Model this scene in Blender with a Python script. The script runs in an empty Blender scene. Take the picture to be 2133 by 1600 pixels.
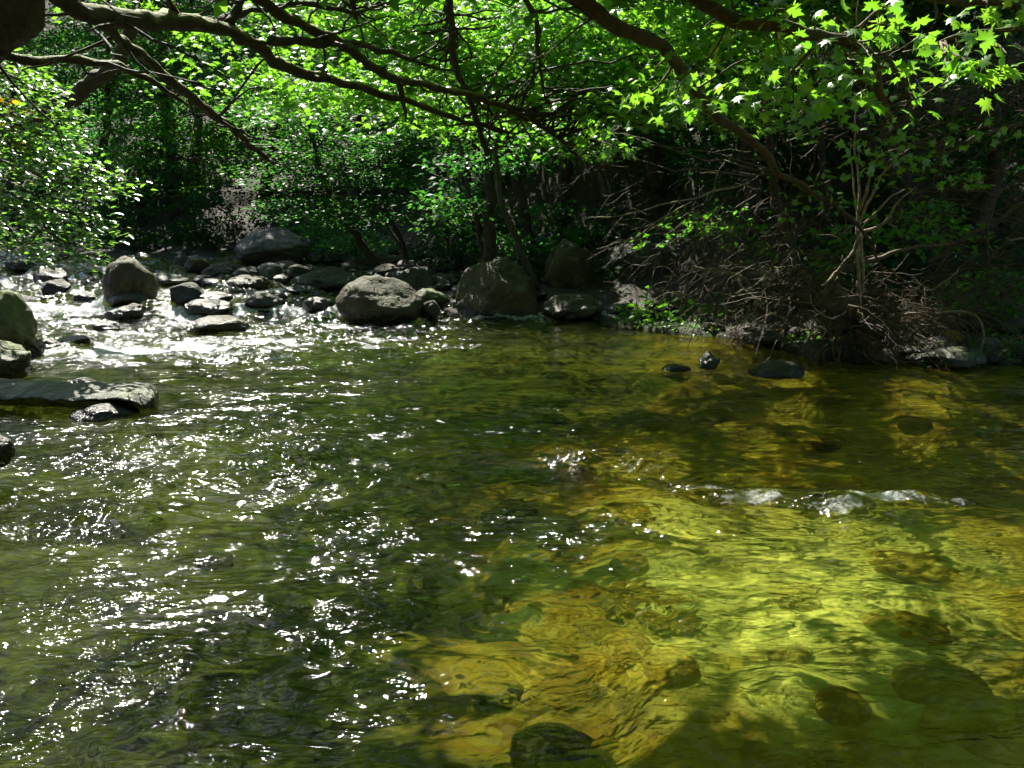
import bpy, bmesh, math, random
import numpy as np
from mathutils import Vector

R = math.radians
rng = np.random.default_rng(7)
random.seed(7)
scene = bpy.context.scene
COL = scene.collection

# ------------------------------------------------------------------ camera frame
CAM_H, PITCH, F, CX, CY = 1.5, R(11), 1896.0, 1066.5, 800.0
FW = np.array([0, math.cos(PITCH), -math.sin(PITCH)])
UP = np.array([0, math.sin(PITCH), math.cos(PITCH)])
RT = np.array([1.0, 0, 0])
CAM = np.array([0, 0, CAM_H])

def at(px, py, Y):
    """world point seen at photo pixel (px,py) at distance Y ahead"""
    d = FW + (px - CX) / F * RT + (CY - py) / F * UP
    return CAM + d * (Y / d[1])

def project(P):
    q = P - CAM
    dep = np.maximum(q @ FW, 0.05)
    return CX + F * (q @ RT) / dep, CY - F * (q @ UP) / dep

# ------------------------------------------------------------------ sun
SUN_EL, SUN_AZ = R(50), R(-21)            # azimuth measured from straight ahead, left negative
SUN = np.array([math.sin(SUN_AZ) * math.cos(SUN_EL), math.cos(SUN_AZ) * math.cos(SUN_EL), math.sin(SUN_EL)])

# ------------------------------------------------------------------ noise
_perm = np.random.default_rng(3).permutation(512).astype(np.int64)
_perm = np.concatenate([_perm, _perm, _perm])
_g = np.random.default_rng(4).normal(size=(512, 3)); _g /= np.linalg.norm(_g, axis=1)[:, None]

def pnoise(P):
    P = np.asarray(P, float)
    i = np.floor(P).astype(np.int64); f = P - i; i &= 511
    u = f * f * f * (f * (f * 6 - 15) + 10)
    out = 0
    for dx in (0, 1):
        for dy in (0, 1):
            for dz in (0, 1):
                h = _perm[_perm[_perm[(i[:, 0] + dx) & 511] + ((i[:, 1] + dy) & 511)] + ((i[:, 2] + dz) & 511)] & 511
                g = _g[h]
                dot = g[:, 0] * (f[:, 0] - dx) + g[:, 1] * (f[:, 1] - dy) + g[:, 2] * (f[:, 2] - dz)
                w = (u[:, 0] if dx else 1 - u[:, 0]) * (u[:, 1] if dy else 1 - u[:, 1]) * (u[:, 2] if dz else 1 - u[:, 2])
                out = out + w * dot
    return out * 1.5

_a2 = np.random.default_rng(5).uniform(0, 2 * np.pi, 512); _g2 = np.stack([np.cos(_a2), np.sin(_a2)], 1).astype(np.float32)
def pnoise2(x, y):
    i, j = np.floor(x), np.floor(y); f, g = (x - i).astype(np.float32), (y - j).astype(np.float32)
    i = i.astype(np.int64) & 511; j = j.astype(np.int64) & 511
    u = f * f * f * (f * (f * 6 - 15) + 10); v = g * g * g * (g * (g * 6 - 15) + 10)
    out = 0
    for dx in (0, 1):
        for dy in (0, 1):
            G = _g2[_perm[_perm[(i + dx) & 511] + ((j + dy) & 511)] & 511]
            out = out + (u if dx else 1 - u) * (v if dy else 1 - v) * (G[:, 0] * (f - dx) + G[:, 1] * (g - dy))
    return out * 1.5

def fbm(P, octs=4, gain=0.5, lac=2.03):
    a, s, P = 1.0, 0, np.asarray(P, float)
    for k in range(octs):
        s = s + a * pnoise(P + 17.3 * k); a *= gain; P = P * lac
    return s

def noise2(x, y, sx=1.0, sy=None, off=0.0, octs=1):
    sy = sx if sy is None else sy
    a, t = 1.0, 0; px, py = x * sx + off, y * sy + off * 1.7
    for k in range(octs):
        t = t + a * pnoise2(px + 17.3 * k, py + 9.1 * k); a *= .5; px = px * 2.03; py = py * 2.03
    return t

def sstep(a, b, x):
    t = np.clip((np.asarray(x, float) - a) / (b - a), 0, 1)
    return t * t * (3 - 2 * t)

# ------------------------------------------------------------------ mesh helpers
def np_mesh(name, verts, faces_list, smooth=True):
    """faces_list: list of int arrays (n,k)"""
    me = bpy.data.meshes.new(name)
    verts = np.asarray(verts, np.float32)
    me.vertices.add(len(verts)); me.vertices.foreach_set('co', verts.ravel())
    loops = np.concatenate([f.ravel() for f in faces_list]).astype(np.int32)
    sizes = np.concatenate([np.full(len(f), f.shape[1], np.int32) for f in faces_list])
    starts = np.concatenate([[0], np.cumsum(sizes)[:-1]]).astype(np.int32)
    me.loops.add(len(loops)); me.loops.foreach_set('vertex_index', loops)
    me.polygons.add(len(sizes)); me.polygons.foreach_set('loop_start', starts); me.polygons.foreach_set('loop_total', sizes)
    me.update(calc_edges=True); me.validate()
    if smooth:
        me.polygons.foreach_set('use_smooth', np.ones(len(me.polygons), bool))
    return me

def link(name, me, mat, parent=None):
    o = bpy.data.objects.new(name, me); COL.objects.link(o)
    if mat is not None and len(me.materials) == 0: me.materials.append(mat)
    if parent is not None:
        o.parent = parent
        o.location = -Vector(parent.location)      # meshes are built in world coordinates
    return o

def tag(o, label=None, cat=None, group=None, kind=None):
    if label: o['label'] = label
    if cat: o['category'] = cat
    if group: o['group'] = group
    if kind: o['kind'] = kind
    return o

def empty(name, loc):
    o = bpy.data.objects.new(name, None); COL.objects.link(o)
    o.location = [float(c) for c in loc]; o.empty_display_size = 0.1
    return o

class Tubes:
    """collects tapered bent tubes into one mesh"""
    def __init__(s): s.v, s.f, s.n = [], [], 0
    def add(s, pts, radii, sides=6, rough=0.0, seed=0):
        pts = np.asarray(pts, float); n = len(pts)
        radii = np.interp(np.linspace(0, 1, n), np.linspace(0, 1, len(radii)), radii)
        t = np.gradient(pts, axis=0); t /= np.maximum(np.linalg.norm(t, axis=1), 1e-9)[:, None]
        ref = np.array([0.3, 0.2, 0.93]); 
        if abs(t.mean(0) @ ref) > 0.85: ref = np.array([0.9, 0.3, 0.1])
        a = np.cross(t, ref); a /= np.linalg.norm(a, axis=1)[:, None]
        b = np.cross(t, a)
        th = np.linspace(0, 2 * np.pi, sides, endpoint=False)
        ring = pts[:, None] + radii[:, None, None] * (np.cos(th)[None, :, None] * a[:, None] + np.sin(th)[None, :, None] * b[:, None])
        V = ring.reshape(-1, 3)
        if rough > 0:
            c = np.repeat(pts, sides, 0); rr = np.repeat(radii, sides)
            k = fbm(V * 9.0 + seed, 3) * rough
            V = c + (V - c) * (1 + k)[:, None]
        i = np.arange(n - 1)[:, None] * sides; j = np.arange(sides)[None]
        q = np.stack([i + j, i + (j + 1) % sides, i + sides + (j + 1) % sides, i + sides + j], -1).reshape(-1, 4)
        s.v.append(V); s.f.append(q + s.n); s.n += len(V)
        cap = np.array([[(n - 1) * sides + k for k in range(sides)]]) + (s.n - len(V))
        s.caps = getattr(s, 'caps', []) ; s.caps.append(cap)
        s.caps.append(np.array([[sides - 1 - k for k in range(sides)]]) + (s.n - len(V)))
    def build(s, name, mat, parent=None):
        groups = {}
        for f in s.f + s.caps: groups.setdefault(f.shape[1], []).append(f)
        return link(name, np_mesh(name, np.concatenate(s.v), [np.concatenate(g) for g in groups.values()]), mat, parent)

def smooth_path(pts, n=None, wob=0.0, seed=0):
    """Catmull-Rom through pts, optional wobble in metres"""
    pts = np.asarray(pts, float)
    m = len(pts)
    if n is None: n = max(8, m * 6)
    P = np.concatenate([[2 * pts[0] - pts[1]], pts, [2 * pts[-1] - pts[-2]]])
    u = np.linspace(0, m - 1 - 1e-6, n); i = u.astype(int); f = (u - i)[:, None]
    p0, p1, p2, p3 = P[i], P[i + 1], P[i + 2], P[i + 3]
    out = 0.5 * (2 * p1 + (p2 - p0) * f + (2 * p0 - 5 * p1 + 4 * p2 - p3) * f ** 2 + (3 * p1 - p0 - 3 * p2 + p3) * f ** 3)
    if wob:
        L = np.concatenate([[0], np.cumsum(np.linalg.norm(np.diff(out, axis=0), axis=1))])
        e = np.minimum(1, np.linspace(0, 1, n) * 8)
        for k in range(3):
            q = np.stack([L * 3 + seed * 7.1 + k * 31, np.full(n, seed * 1.3), np.full(n, k * 5.7)], 1)
            out[:, k] += wob * fbm(q, 3) * e
    return out

# ------------------------------------------------------------------ node helpers
def new_mat(name):
    m = bpy.data.materials.new(name); m.use_nodes = True
    nt = m.node_tree; nt.nodes.clear()
    out = nt.nodes.new('ShaderNodeOutputMaterial')
    return m, nt, out
def N(nt, typ, **kw):
    n = nt.nodes.new(typ)
    for k, v in kw.items():
        if k.startswith('i_'):
            key = k[2:]; key = int(key) if key.isdigit() else key.replace('_', ' ')
            n.inputs[key].default_value = v
        else: setattr(n, k, v)
    return n
def noise_node(nt, vec, scale, detail=4, rough=0.55, dist=0.0):
    n = N(nt, 'ShaderNodeTexNoise'); n.inputs['Scale'].default_value = scale
    n.inputs['Detail'].default_value = detail; n.inputs['Roughness'].default_value = rough; n.inputs['Distortion'].default_value = dist
    nt.links.new(vec, n.inputs['Vector']); return n.outputs['Fac']
def ramp(nt, fac, stops):
    n = N(nt, 'ShaderNodeValToRGB'); e = n.color_ramp.elements
    while len(e) < len(stops): e.new(0.5)
    for k, (p, c) in enumerate(stops):
        e[k].position = p; e[k].color = (c[0], c[1], c[2], 1) if len(c) == 3 else c
    nt.links.new(fac, n.inputs['Fac']); return n.outputs['Color']
def mathn(nt, op, a, b=None, clamp=False):
    n = N(nt, 'ShaderNodeMath', operation=op); n.use_clamp = clamp
    for k, v in enumerate((a, b)):
        if v is None: continue
        if isinstance(v, (int, float)): n.inputs[k].default_value = v
        else: nt.links.new(v, n.inputs[k])
    return n.outputs[0]
def mixc(nt, fac, a, b, mode='MIX'):
    n = N(nt, 'ShaderNodeMix', data_type='RGBA', blend_type=mode)
    for s, v in ((n.inputs[0], fac), (n.inputs[6], a), (n.inputs[7], b)):
        if isinstance(v, (int, float)): s.default_value = v
        elif isinstance(v, tuple): s.default_value = (*v, 1)
        else: nt.links.new(v, s)
    return n.outputs[2]
def maprange(nt, v, a, b, c=0.0, d=1.0):
    n = N(nt, 'ShaderNodeMapRange', interpolation_type='SMOOTHSTEP')
    nt.links.new(v, n.inputs[0])
    for k, x in zip((1, 2, 3, 4), (a, b, c, d)): n.inputs[k].default_value = x
    return n.outputs[0]

def leaf_mat(name, c1, c2, t1, t2, gloss=0.07, trans=0.5, rough=0.38):
    m, nt, out = new_mat(name)
    geo = N(nt, 'ShaderNodeNewGeometry')
    tco = N(nt, 'ShaderNodeTexCoord').outputs['Object']
    rnd = mathn(nt, 'ADD', mathn(nt, 'MULTIPLY', geo.outputs['Random Per Island'], 0.55), maprange(nt, noise_node(nt, tco, 1.3, 3, 0.6), 0.35, 0.65, 0.0, 0.45))
    cd = mixc(nt, rnd, c1, c2); ct = mixc(nt, rnd, t1, t2)
    d = N(nt, 'ShaderNodeBsdfDiffuse'); nt.links.new(cd, d.inputs[0])
    t = N(nt, 'ShaderNodeBsdfTranslucent'); nt.links.new(ct, t.inputs[0])
    mx = N(nt, 'ShaderNodeMixShader'); mx.inputs[0].default_value = trans
    nt.links.new(d.outputs[0], mx.inputs[1]); nt.links.new(t.outputs[0], mx.inputs[2])
    g = N(nt, 'ShaderNodeBsdfGlossy'); g.inputs['Roughness'].default_value = rough
    mg = N(nt, 'ShaderNodeMixShader'); mg.inputs[0].default_value = gloss
    nt.links.new(mx.outputs[0], mg.inputs[1]); nt.links.new(g.outputs[0], mg.inputs[2])
    nt.links.new(mg.outputs[0], out.inputs[0])
    return m

def bark_mat(name, c1, c2, moss, moss_amt=0.5, scale=14):
    m, nt, out = new_mat(name)
    tc = N(nt, 'ShaderNodeTexCoord').outputs['Object']
    n1 = noise_node(nt, tc, scale, 6, 0.65); n2 = noise_node(nt, tc, scale * 0.35, 3)
    base = ramp(nt, n1, [(0.3, c1), (0.7, c2)])
    geo = N(nt, 'ShaderNodeNewGeometry'); sep = N(nt, 'ShaderNodeSeparateXYZ'); nt.links.new(geo.outputs['Normal'], sep.inputs[0])
    up = maprange(nt, mathn(nt, 'ADD', sep.outputs['Z'], mathn(nt, 'MULTIPLY', mathn(nt, 'SUBTRACT', n2, 0.5), 2.4)), 0.05, 0.8, 0, moss_amt)
    col = mixc(nt, up, base, moss)
    p = N(nt, 'ShaderNodeBsdfPrincipled'); p.inputs['Roughness'].default_value = 0.75
    nt.links.new(col, p.inputs['Base Color'])
    b = N(nt, 'ShaderNodeBump'); b.inputs['Strength'].default_value = 1.0; b.inputs['Distance'].default_value = 0.03
    nt.links.new(n1, b.inputs['Height']); nt.links.new(b.outputs[0], p.inputs['Normal'])
    nt.links.new(p.outputs[0], out.inputs[0])
    return m

def rock_mat(name, cd, cm, cl, moss=(0.035, 0.05, 0.008), moss_amt=0.5, wet=True, scale=3.0):
    m, nt, out = new_mat(name)
    tcn = N(nt, 'ShaderNodeTexCoord'); tc = tcn.outputs['Object']
    n1 = noise_node(nt, tc, scale, 7, 0.62, 0.4); n2 = noise_node(nt, tc, scale * 7, 5, 0.7); n3 = noise_node(nt, tc, scale * 1.3 + 1.7, 4, 0.6, 1.0)
    vo = N(nt, 'ShaderNodeTexVoronoi', feature='DISTANCE_TO_EDGE'); vo.inputs['Scale'].default_value = scale * 0.9
    wv = N(nt, 'ShaderNodeMix', data_type='VECTOR'); wv.inputs[0].default_value = 0.35
    nn = N(nt, 'ShaderNodeTexNoise'); nn.inputs['Scale'].default_value = scale; nt.links.new(tc, nn.inputs['Vector'])
    nt.links.new(tc, wv.inputs[4]); nt.links.new(nn.outputs['Color'], wv.inputs[5]); nt.links.new(wv.outputs[1], vo.inputs['Vector'])
    crack = maprange(nt, vo.outputs['Distance'], 0.0, 0.035)
    col = ramp(nt, n1, [(0.28, cd), (0.52, cm), (0.75, cl)])
    col = mixc(nt, 0.4, col, ramp(nt, n2, [(0.3, (0.35, 0.35, 0.33)), (0.7, (1.2, 1.2, 1.15))]), 'MULTIPLY')
    col = mixc(nt, maprange(nt, noise_node(nt, tc, scale * 0.7 + .3, 5, 0.6, 0.8), 0.5, 0.62, 0, 0.55), col, mixc(nt, n1, (0.02, 0.02, 0.012), (0.09, 0.085, 0.05)))
    geo = N(nt, 'ShaderNodeNewGeometry'); sep = N(nt, 'ShaderNodeSeparateXYZ'); nt.links.new(geo.outputs['Normal'], sep.inputs[0])
    up = mathn(nt, 'ADD', mathn(nt, 'MULTIPLY', sep.outputs['Z'], 0.5), mathn(nt, 'MULTIPLY', mathn(nt, 'SUBTRACT', n3, 0.5), 3.0))
    col = mixc(nt, maprange(nt, up, 0.1, 0.75, 0, moss_amt), col, mixc(nt, n2, (moss[0] * 0.5, moss[1] * 0.5, moss[2] * 0.5), (moss[0] * 1.6, moss[1] * 1.6, moss[2] * 1.4)))
    p = N(nt, 'ShaderNodeBsdfPrincipled')
    if wet:
        sp = N(nt, 'ShaderNodeSeparateXYZ'); nt.links.new(tc, sp.inputs[0])
        wz = maprange(nt, mathn(nt, 'ADD', sp.outputs['Z'], mathn(nt, 'MULTIPLY', mathn(nt, 'SUBTRACT', n1, 0.5), 0.25)), 0.04, 0.24)   # splash line above the water
        col = mixc(nt, wz, mixc(nt, 1.0, col, (0.22, 0.2, 0.14), 'MULTIPLY'), col)
        ro = mathn(nt, 'ADD', mathn(nt, 'MULTIPLY', wz, 0.55), 0.22)
        nt.links.new(ro, p.inputs['Roughness'])
    else: p.inputs['Roughness'].default_value = 0.8
    nt.links.new(col, p.inputs['Base Color'])
    h = mathn(nt, 'ADD', mathn(nt, 'ADD', n1, mathn(nt, 'MULTIPLY', n2, 0.16)), mathn(nt, 'MULTIPLY', crack, 0.12))
    b = N(nt, 'ShaderNodeBump'); b.inputs['Strength'].default_value = 1.0; b.inputs['Distance'].default_value = 0.1
    nt.links.new(h, b.inputs['Height']); nt.links.new(b.outputs[0], p.inputs['Normal'])
    nt.links.new(p.outputs[0], out.inputs[0])
    return m

M = {}
M['rock_grey'] = rock_mat('grey_limestone', (0.024, 0.019, 0.007), (0.066, 0.053, 0.022), (0.145, 0.122, 0.064), moss_amt=0.7)
M['rock_brown'] = rock_mat('brown_limestone', (0.018, 0.013, 0.004), (0.056, 0.042, 0.012), (0.13, 0.1, 0.033), moss_amt=0.7)
M['rock_dark'] = rock_mat('wet_dark_rock', (0.01, 0.01, 0.006), (0.03, 0.029, 0.018), (0.075, 0.072, 0.05), moss_amt=0.5)
M['rock_violet'] = rock_mat('violet_grey_rock', (0.06, 0.055, 0.05), (0.15, 0.135, 0.125), (0.24, 0.22, 0.21), moss_amt=0.15, wet=False, scale=2.0)
M['rock_pale'] = rock_mat('pale_rock', (0.05, 0.06, 0.025), (0.15, 0.175, 0.085), (0.33, 0.36, 0.22), moss_amt=0.55, scale=4)
M['rock_moss'] = rock_mat('mossy_rock', (0.03, 0.035, 0.01), (0.09, 0.09, 0.03), (0.18, 0.17, 0.07), moss=(0.07, 0.11, 0.012), moss_amt=0.95)
M['rock_amber'] = rock_mat('amber_river_stone', (0.22, 0.09, 0.008), (0.5, 0.24, 0.02), (0.62, 0.4, 0.08), moss=(0.1, 0.1, 0.01), moss_amt=0.4, wet=False, scale=4)
M['bark_moss'] = bark_mat('mossy_bark', (0.012, 0.009, 0.004), (0.06, 0.045, 0.016), (0.14, 0.15, 0.016), 0.95, 22)
M['bark_dark'] = bark_mat('dark_bark', (0.012, 0.009, 0.005), (0.05, 0.035, 0.018), (0.03, 0.035, 0.008), 0.4)
M['bark_brown'] = bark_mat('brown_bark', (0.016, 0.012, 0.004), (0.065, 0.048, 0.014), (0.09, 0.09, 0.014), 0.6, 20)
M['wood_pale'] = bark_mat('weathered_wood', (0.1, 0.075, 0.045), (0.36, 0.29, 0.2), (0.3, 0.25, 0.14), 0.3, 20)
M['wood_brown'] = bark_mat('drift_wood_brown', (0.032, 0.022, 0.009), (0.135, 0.092, 0.04), (0.1, 0.085, 0.03), 0.3, 20)
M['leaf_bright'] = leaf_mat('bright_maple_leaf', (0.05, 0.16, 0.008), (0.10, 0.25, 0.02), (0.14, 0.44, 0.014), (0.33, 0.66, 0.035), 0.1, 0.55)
M['leaf_mid'] = leaf_mat('mid_green_leaf', (0.03, 0.11, 0.012), (0.06, 0.16, 0.02), (0.09, 0.36, 0.015), (0.24, 0.56, 0.025), 0.04, 0.55, 0.45)
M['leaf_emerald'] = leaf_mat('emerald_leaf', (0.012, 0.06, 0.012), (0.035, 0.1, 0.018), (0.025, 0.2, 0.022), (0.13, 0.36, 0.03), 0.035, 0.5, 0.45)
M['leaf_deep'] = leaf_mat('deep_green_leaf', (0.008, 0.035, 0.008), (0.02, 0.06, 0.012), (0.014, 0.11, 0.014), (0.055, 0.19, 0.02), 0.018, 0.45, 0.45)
M['leaf_beech'] = leaf_mat('beech_leaf', (0.05, 0.15, 0.015), (0.09, 0.2, 0.03), (0.13, 0.4, 0.02), (0.3, 0.55, 0.04), 0.14, 0.5, 0.3)
M['leaf_gold'] = leaf_mat('yellowed_leaf', (0.3, 0.2, 0.01), (0.36, 0.25, 0.02), (0.5, 0.32, 0.01), (0.6, 0.42, 0.02), 0.06, 0.5)

# ------------------------------------------------------------------ terrain
SHX = np.array([-40, -12, -7, -4.5, -2.6, -1.6, -0.9, 1.17, 1.7, 2.7, 3.1, 3.9, 5.2, 8, 14, 40.])
SHY = np.array([20.5, 20, 19.5, 19, 16.5, 14, 12.4, 12, 11.2, 10.4, 9.2, 8.7, 8.8, 8.2, 7, 3.])

def water_level(x, Y):
    x = np.asarray(x, float); Y = np.asarray(Y, float)
    return 0.2 * sstep(11.9, 13.1, Y + 0.25 * np.sin(x * 2.3)) + 0.2 * sstep(13.0, 19.0, Y)

def terrain(x, Y):
    x = np.asarray(x, float); Y = np.asarray(Y, float)
    W = water_level(x, Y)
    d = Y - np.interp(x, SHX, SHY)
    rapid = sstep(11, 12.5, Y)
    n = noise2(x, Y, 0.9, off=3.1, octs=4)
    n2 = noise2(x, Y, 0.22, off=8.2, octs=3)
    deep = (0.5 + .25 * sstep(.8, -.8, x) * sstep(9.5, 7.5, Y)) * (1 - 0.62 * rapid)
    bed = -np.clip(0.06 - d * 0.22, 0.03, deep) + n * 0.09 * (1 - 0.4 * rapid)
    bank = 0.03 + np.minimum(d, 2.6) * 0.10 + np.clip(d - 2.6, 0, 60) * 0.66
    bank = bank + n * 0.10 * sstep(0, 1, d) + n2 * 1.0 * sstep(2.5, 6, d)
    z = W + np.where(d > 0, bank, bed)
    # left bank, open upstream
    dl = (-0.60 * Y - 0.75) - x
    lw = 1 - sstep(12.0, 14.5, Y)
    left = W + 0.02 + np.minimum(np.maximum(dl, 0), 1.2) * 0.3 + np.clip(dl - 1.2, 0, 30) * 0.55 + n * 0.08
    z = np.where(dl > -0.5, z + (np.maximum(left, z) - z) * sstep(-0.5, 0.1, dl) * lw, z)
    # near bank behind the camera
    z = np.maximum(z, np.where(Y < 0.6, 0.25 * (0.6 - Y) - 0.2 + n * 0.05, -9))
    return z

xs = np.unique(np.concatenate([np.linspace(-40, -9, 50), np.linspace(-9, 9, 300), np.linspace(9, 40, 50)]))
ys = np.unique(np.concatenate([np.linspace(-16, 0.5, 40), np.linspace(0.5, 24, 330), np.linspace(24, 62, 60)]))
gx, gy = np.meshgrid(xs, ys)
tz = terrain(gx.ravel(), gy.ravel())
tv = np.stack([gx.ravel(), gy.ravel(), tz], 1)
nx, ny = len(xs), len(ys)
ii = (np.arange(ny - 1)[:, None] * nx + np.arange(nx - 1)[None]).ravel()
tq = np.stack([ii, ii + 1, ii + nx + 1, ii + nx], 1)
wl = water_level(gx.ravel(), gy.ravel())
under = (tz - wl < 0.0)[tq].all(1) & (np.abs(gx.ravel())[tq] < 14).all(1)

def sub_mesh(name, v, q, mat):
    used, inv = np.unique(q, return_inverse=True)
    return link(name, np_mesh(name, v[used], [inv.reshape(q.shape)]), mat)

# riverbed material: amber stones and sandy gravel, a sunlit patch painted paler
m, nt, out = new_mat('riverbed_gravel')
tc = N(nt, 'ShaderNodeTexCoord').outputs['Object']
wn = N(nt, 'ShaderNodeTexNoise'); wn.inputs['Scale'].default_value = 3.0; nt.links.new(tc, wn.inputs['Vector'])
wm = N(nt, 'ShaderNodeMix', data_type='VECTOR'); wm.inputs[0].default_value = 0.12; nt.links.new(tc, wm.inputs[4]); nt.links.new(wn.outputs['Color'], wm.inputs[5])
vo = N(nt, 'ShaderNodeTexVoronoi'); vo.inputs['Scale'].default_value = 5.5; nt.links.new(wm.outputs[1], vo.inputs['Vector'])
vo2 = N(nt, 'ShaderNodeTexVoronoi'); vo2.inputs['Scale'].default_value = 16; nt.links.new(wm.outputs[1], vo2.inputs['Vector'])
sepc = N(nt, 'ShaderNodeSeparateColor'); nt.links.new(vo.outputs['Color'], sepc.inputs[0])
sepd = N(nt, 'ShaderNodeSeparateColor'); nt.links.new(vo2.outputs['Color'], sepd.inputs[0])
big = noise_node(nt, tc, 0.9, 4, 0.6, 0.6)
st = ramp(nt, sepc.outputs[0], [(0.0, (0.17, 0.075, 0.006)), (0.35, (0.37, 0.19, 0.012)), (0.7, (0.5, 0.33, 0.035)), (1.0, (0.62, 0.5, 0.12))])
st2 = ramp(nt, sepd.outputs[0], [(0.0, (0.19, 0.095, 0.008)), (0.5, (0.42, 0.26, 0.02)), (1.0, (0.58, 0.46, 0.1))])
col = mixc(nt, 0.45, st, st2)
col = mixc(nt, maprange(nt, big, 0.42, 0.62), col, mixc(nt, 0.5, st2, (0.52, 0.44, 0.09)))
col = mixc(nt, maprange(nt, noise_node(nt, tc, 2.2, 5, 0.6), 0.55, 0.75, 0, 0.7), col, (0.055, 0.05, 0.008))
sdn = N(nt, 'ShaderNodeAttribute', attribute_name='sun_patch').outputs['Fac']
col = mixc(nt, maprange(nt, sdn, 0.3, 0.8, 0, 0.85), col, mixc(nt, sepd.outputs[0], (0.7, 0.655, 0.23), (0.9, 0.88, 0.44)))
wdn = N(nt, 'ShaderNodeAttribute', attribute_name='deep_dark').outputs['Fac']
col = mixc(nt, maprange(nt, mathn(nt, 'ADD', wdn, mathn(nt, 'MULTIPLY', mathn(nt, 'SUBTRACT', noise_node(nt, tc, 1.6, 5, 0.65), 0.5), 1.4)), 0.15, 0.85, 0, 0.92), col, mixc(nt, sepd.outputs[1], (0.018, 0.042, 0.005), (0.065, 0.09, 0.01)))   # dark green, the deep water's dimness painted into the bed
p = N(nt, 'ShaderNodeBsdfPrincipled'); p.inputs['Roughness'].default_value = 0.85; nt.links.new(col, p.inputs['Base Color'])
b = N(nt, 'ShaderNodeBump'); b.inputs['Strength'].default_value = 0.8; b.inputs['Distance'].default_value = 0.06; b.invert = True
nt.links.new(vo.outputs['Distance'], b.inputs['Height']); nt.links.new(b.outputs[0], p.inputs['Normal'])
nt.links.new(p.outputs[0], out.inputs[0]); M['bed'] = m

m, nt, out = new_mat('forest_soil')
tc = N(nt, 'ShaderNodeTexCoord').outputs['Object']
n1 = noise_node(nt, tc, 1.2, 6, 0.65); n2 = noise_node(nt, tc, 18, 4, 0.7); n3 = noise_node(nt, tc, 0.5, 3)
col = ramp(nt, n1, [(0.3, (0.014, 0.011, 0.006)), (0.55, (0.035, 0.026, 0.016)), (0.75, (0.075, 0.058, 0.042))])
col = mixc(nt, 0.6, col, ramp(nt, n2, [(0.3, (0.4, 0.38, 0.34)), (0.7, (1.3, 1.25, 1.15))]), 'MULTIPLY')
col = mixc(nt, maprange(nt, n3, 0.5, 0.65, 0, 0.5), col, (0.03, 0.05, 0.012))
p = N(nt, 'ShaderNodeBsdfPrincipled'); p.inputs['Roughness'].default_value = 0.9; nt.links.new(col, p.inputs['Base Color'])
b = N(nt, 'ShaderNodeBump'); b.inputs['Strength'].default_value = 0.9; b.inputs['Distance'].default_value = 0.08
nt.links.new(mathn(nt, 'ADD', n1, mathn(nt, 'MULTIPLY', n2, 0.3)), b.inputs['Height']); nt.links.new(b.outputs[0], p.inputs['Normal'])
nt.links.new(p.outputs[0], out.inputs[0]); M['soil'] = m

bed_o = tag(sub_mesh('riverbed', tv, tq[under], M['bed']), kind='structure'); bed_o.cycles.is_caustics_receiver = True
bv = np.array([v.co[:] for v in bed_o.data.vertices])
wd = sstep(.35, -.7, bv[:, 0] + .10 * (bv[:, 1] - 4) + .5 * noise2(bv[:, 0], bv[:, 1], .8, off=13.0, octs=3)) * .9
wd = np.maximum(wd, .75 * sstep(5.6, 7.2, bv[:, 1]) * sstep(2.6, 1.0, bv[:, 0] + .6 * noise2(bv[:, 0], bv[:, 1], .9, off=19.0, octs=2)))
sb = np.exp(-(((bv[:, 0] - 1.2) / 1.5) ** 2 + ((bv[:, 1] - 4.3) / 1.0) ** 2)) + .35 * noise2(bv[:, 0], bv[:, 1], 1.2, off=29.0, octs=3)  # pool of sunlight painted into the bed as a paler blob
at_ = bed_o.data.attributes.new('sun_patch', 'FLOAT', 'POINT'); at_.data.foreach_set('value', sb.astype(np.float32))
at_ = bed_o.data.attributes.new('deep_dark', 'FLOAT', 'POINT'); at_.data.foreach_set('value', wd.astype(np.float32))
tag(sub_mesh('hillside', tv, tq[~under], M['soil']), kind='structure')

# ------------------------------------------------------------------ water
nr, nc = 960, 840
yy = 1.0 * 22.5 ** np.linspace(0, 1, nr) ; yy = yy - .3 * (1 - np.linspace(0, 1, nr)) ** 2
tt = np.sign(np.linspace(-1, 1, nc)) * np.abs(np.linspace(-1, 1, nc)) ** 1.15
WX = ((yy[:, None] * .66 + 1.1) * tt[None]).ravel(); WY = np.repeat(yy, nc)
wu, wv_ = project(np.stack([WX, WY, np.zeros_like(WX)], 1))

def blob(u, v, cx, cy, rx, ry, ang=0.0):
    c, s = math.cos(ang), math.sin(ang)
    a, b_ = (u - cx) * c + (v - cy) * s, -(u - cx) * s + (v - cy) * c
    return np.exp(-((a / rx) ** 2 + (b_ / ry) ** 2))

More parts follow.
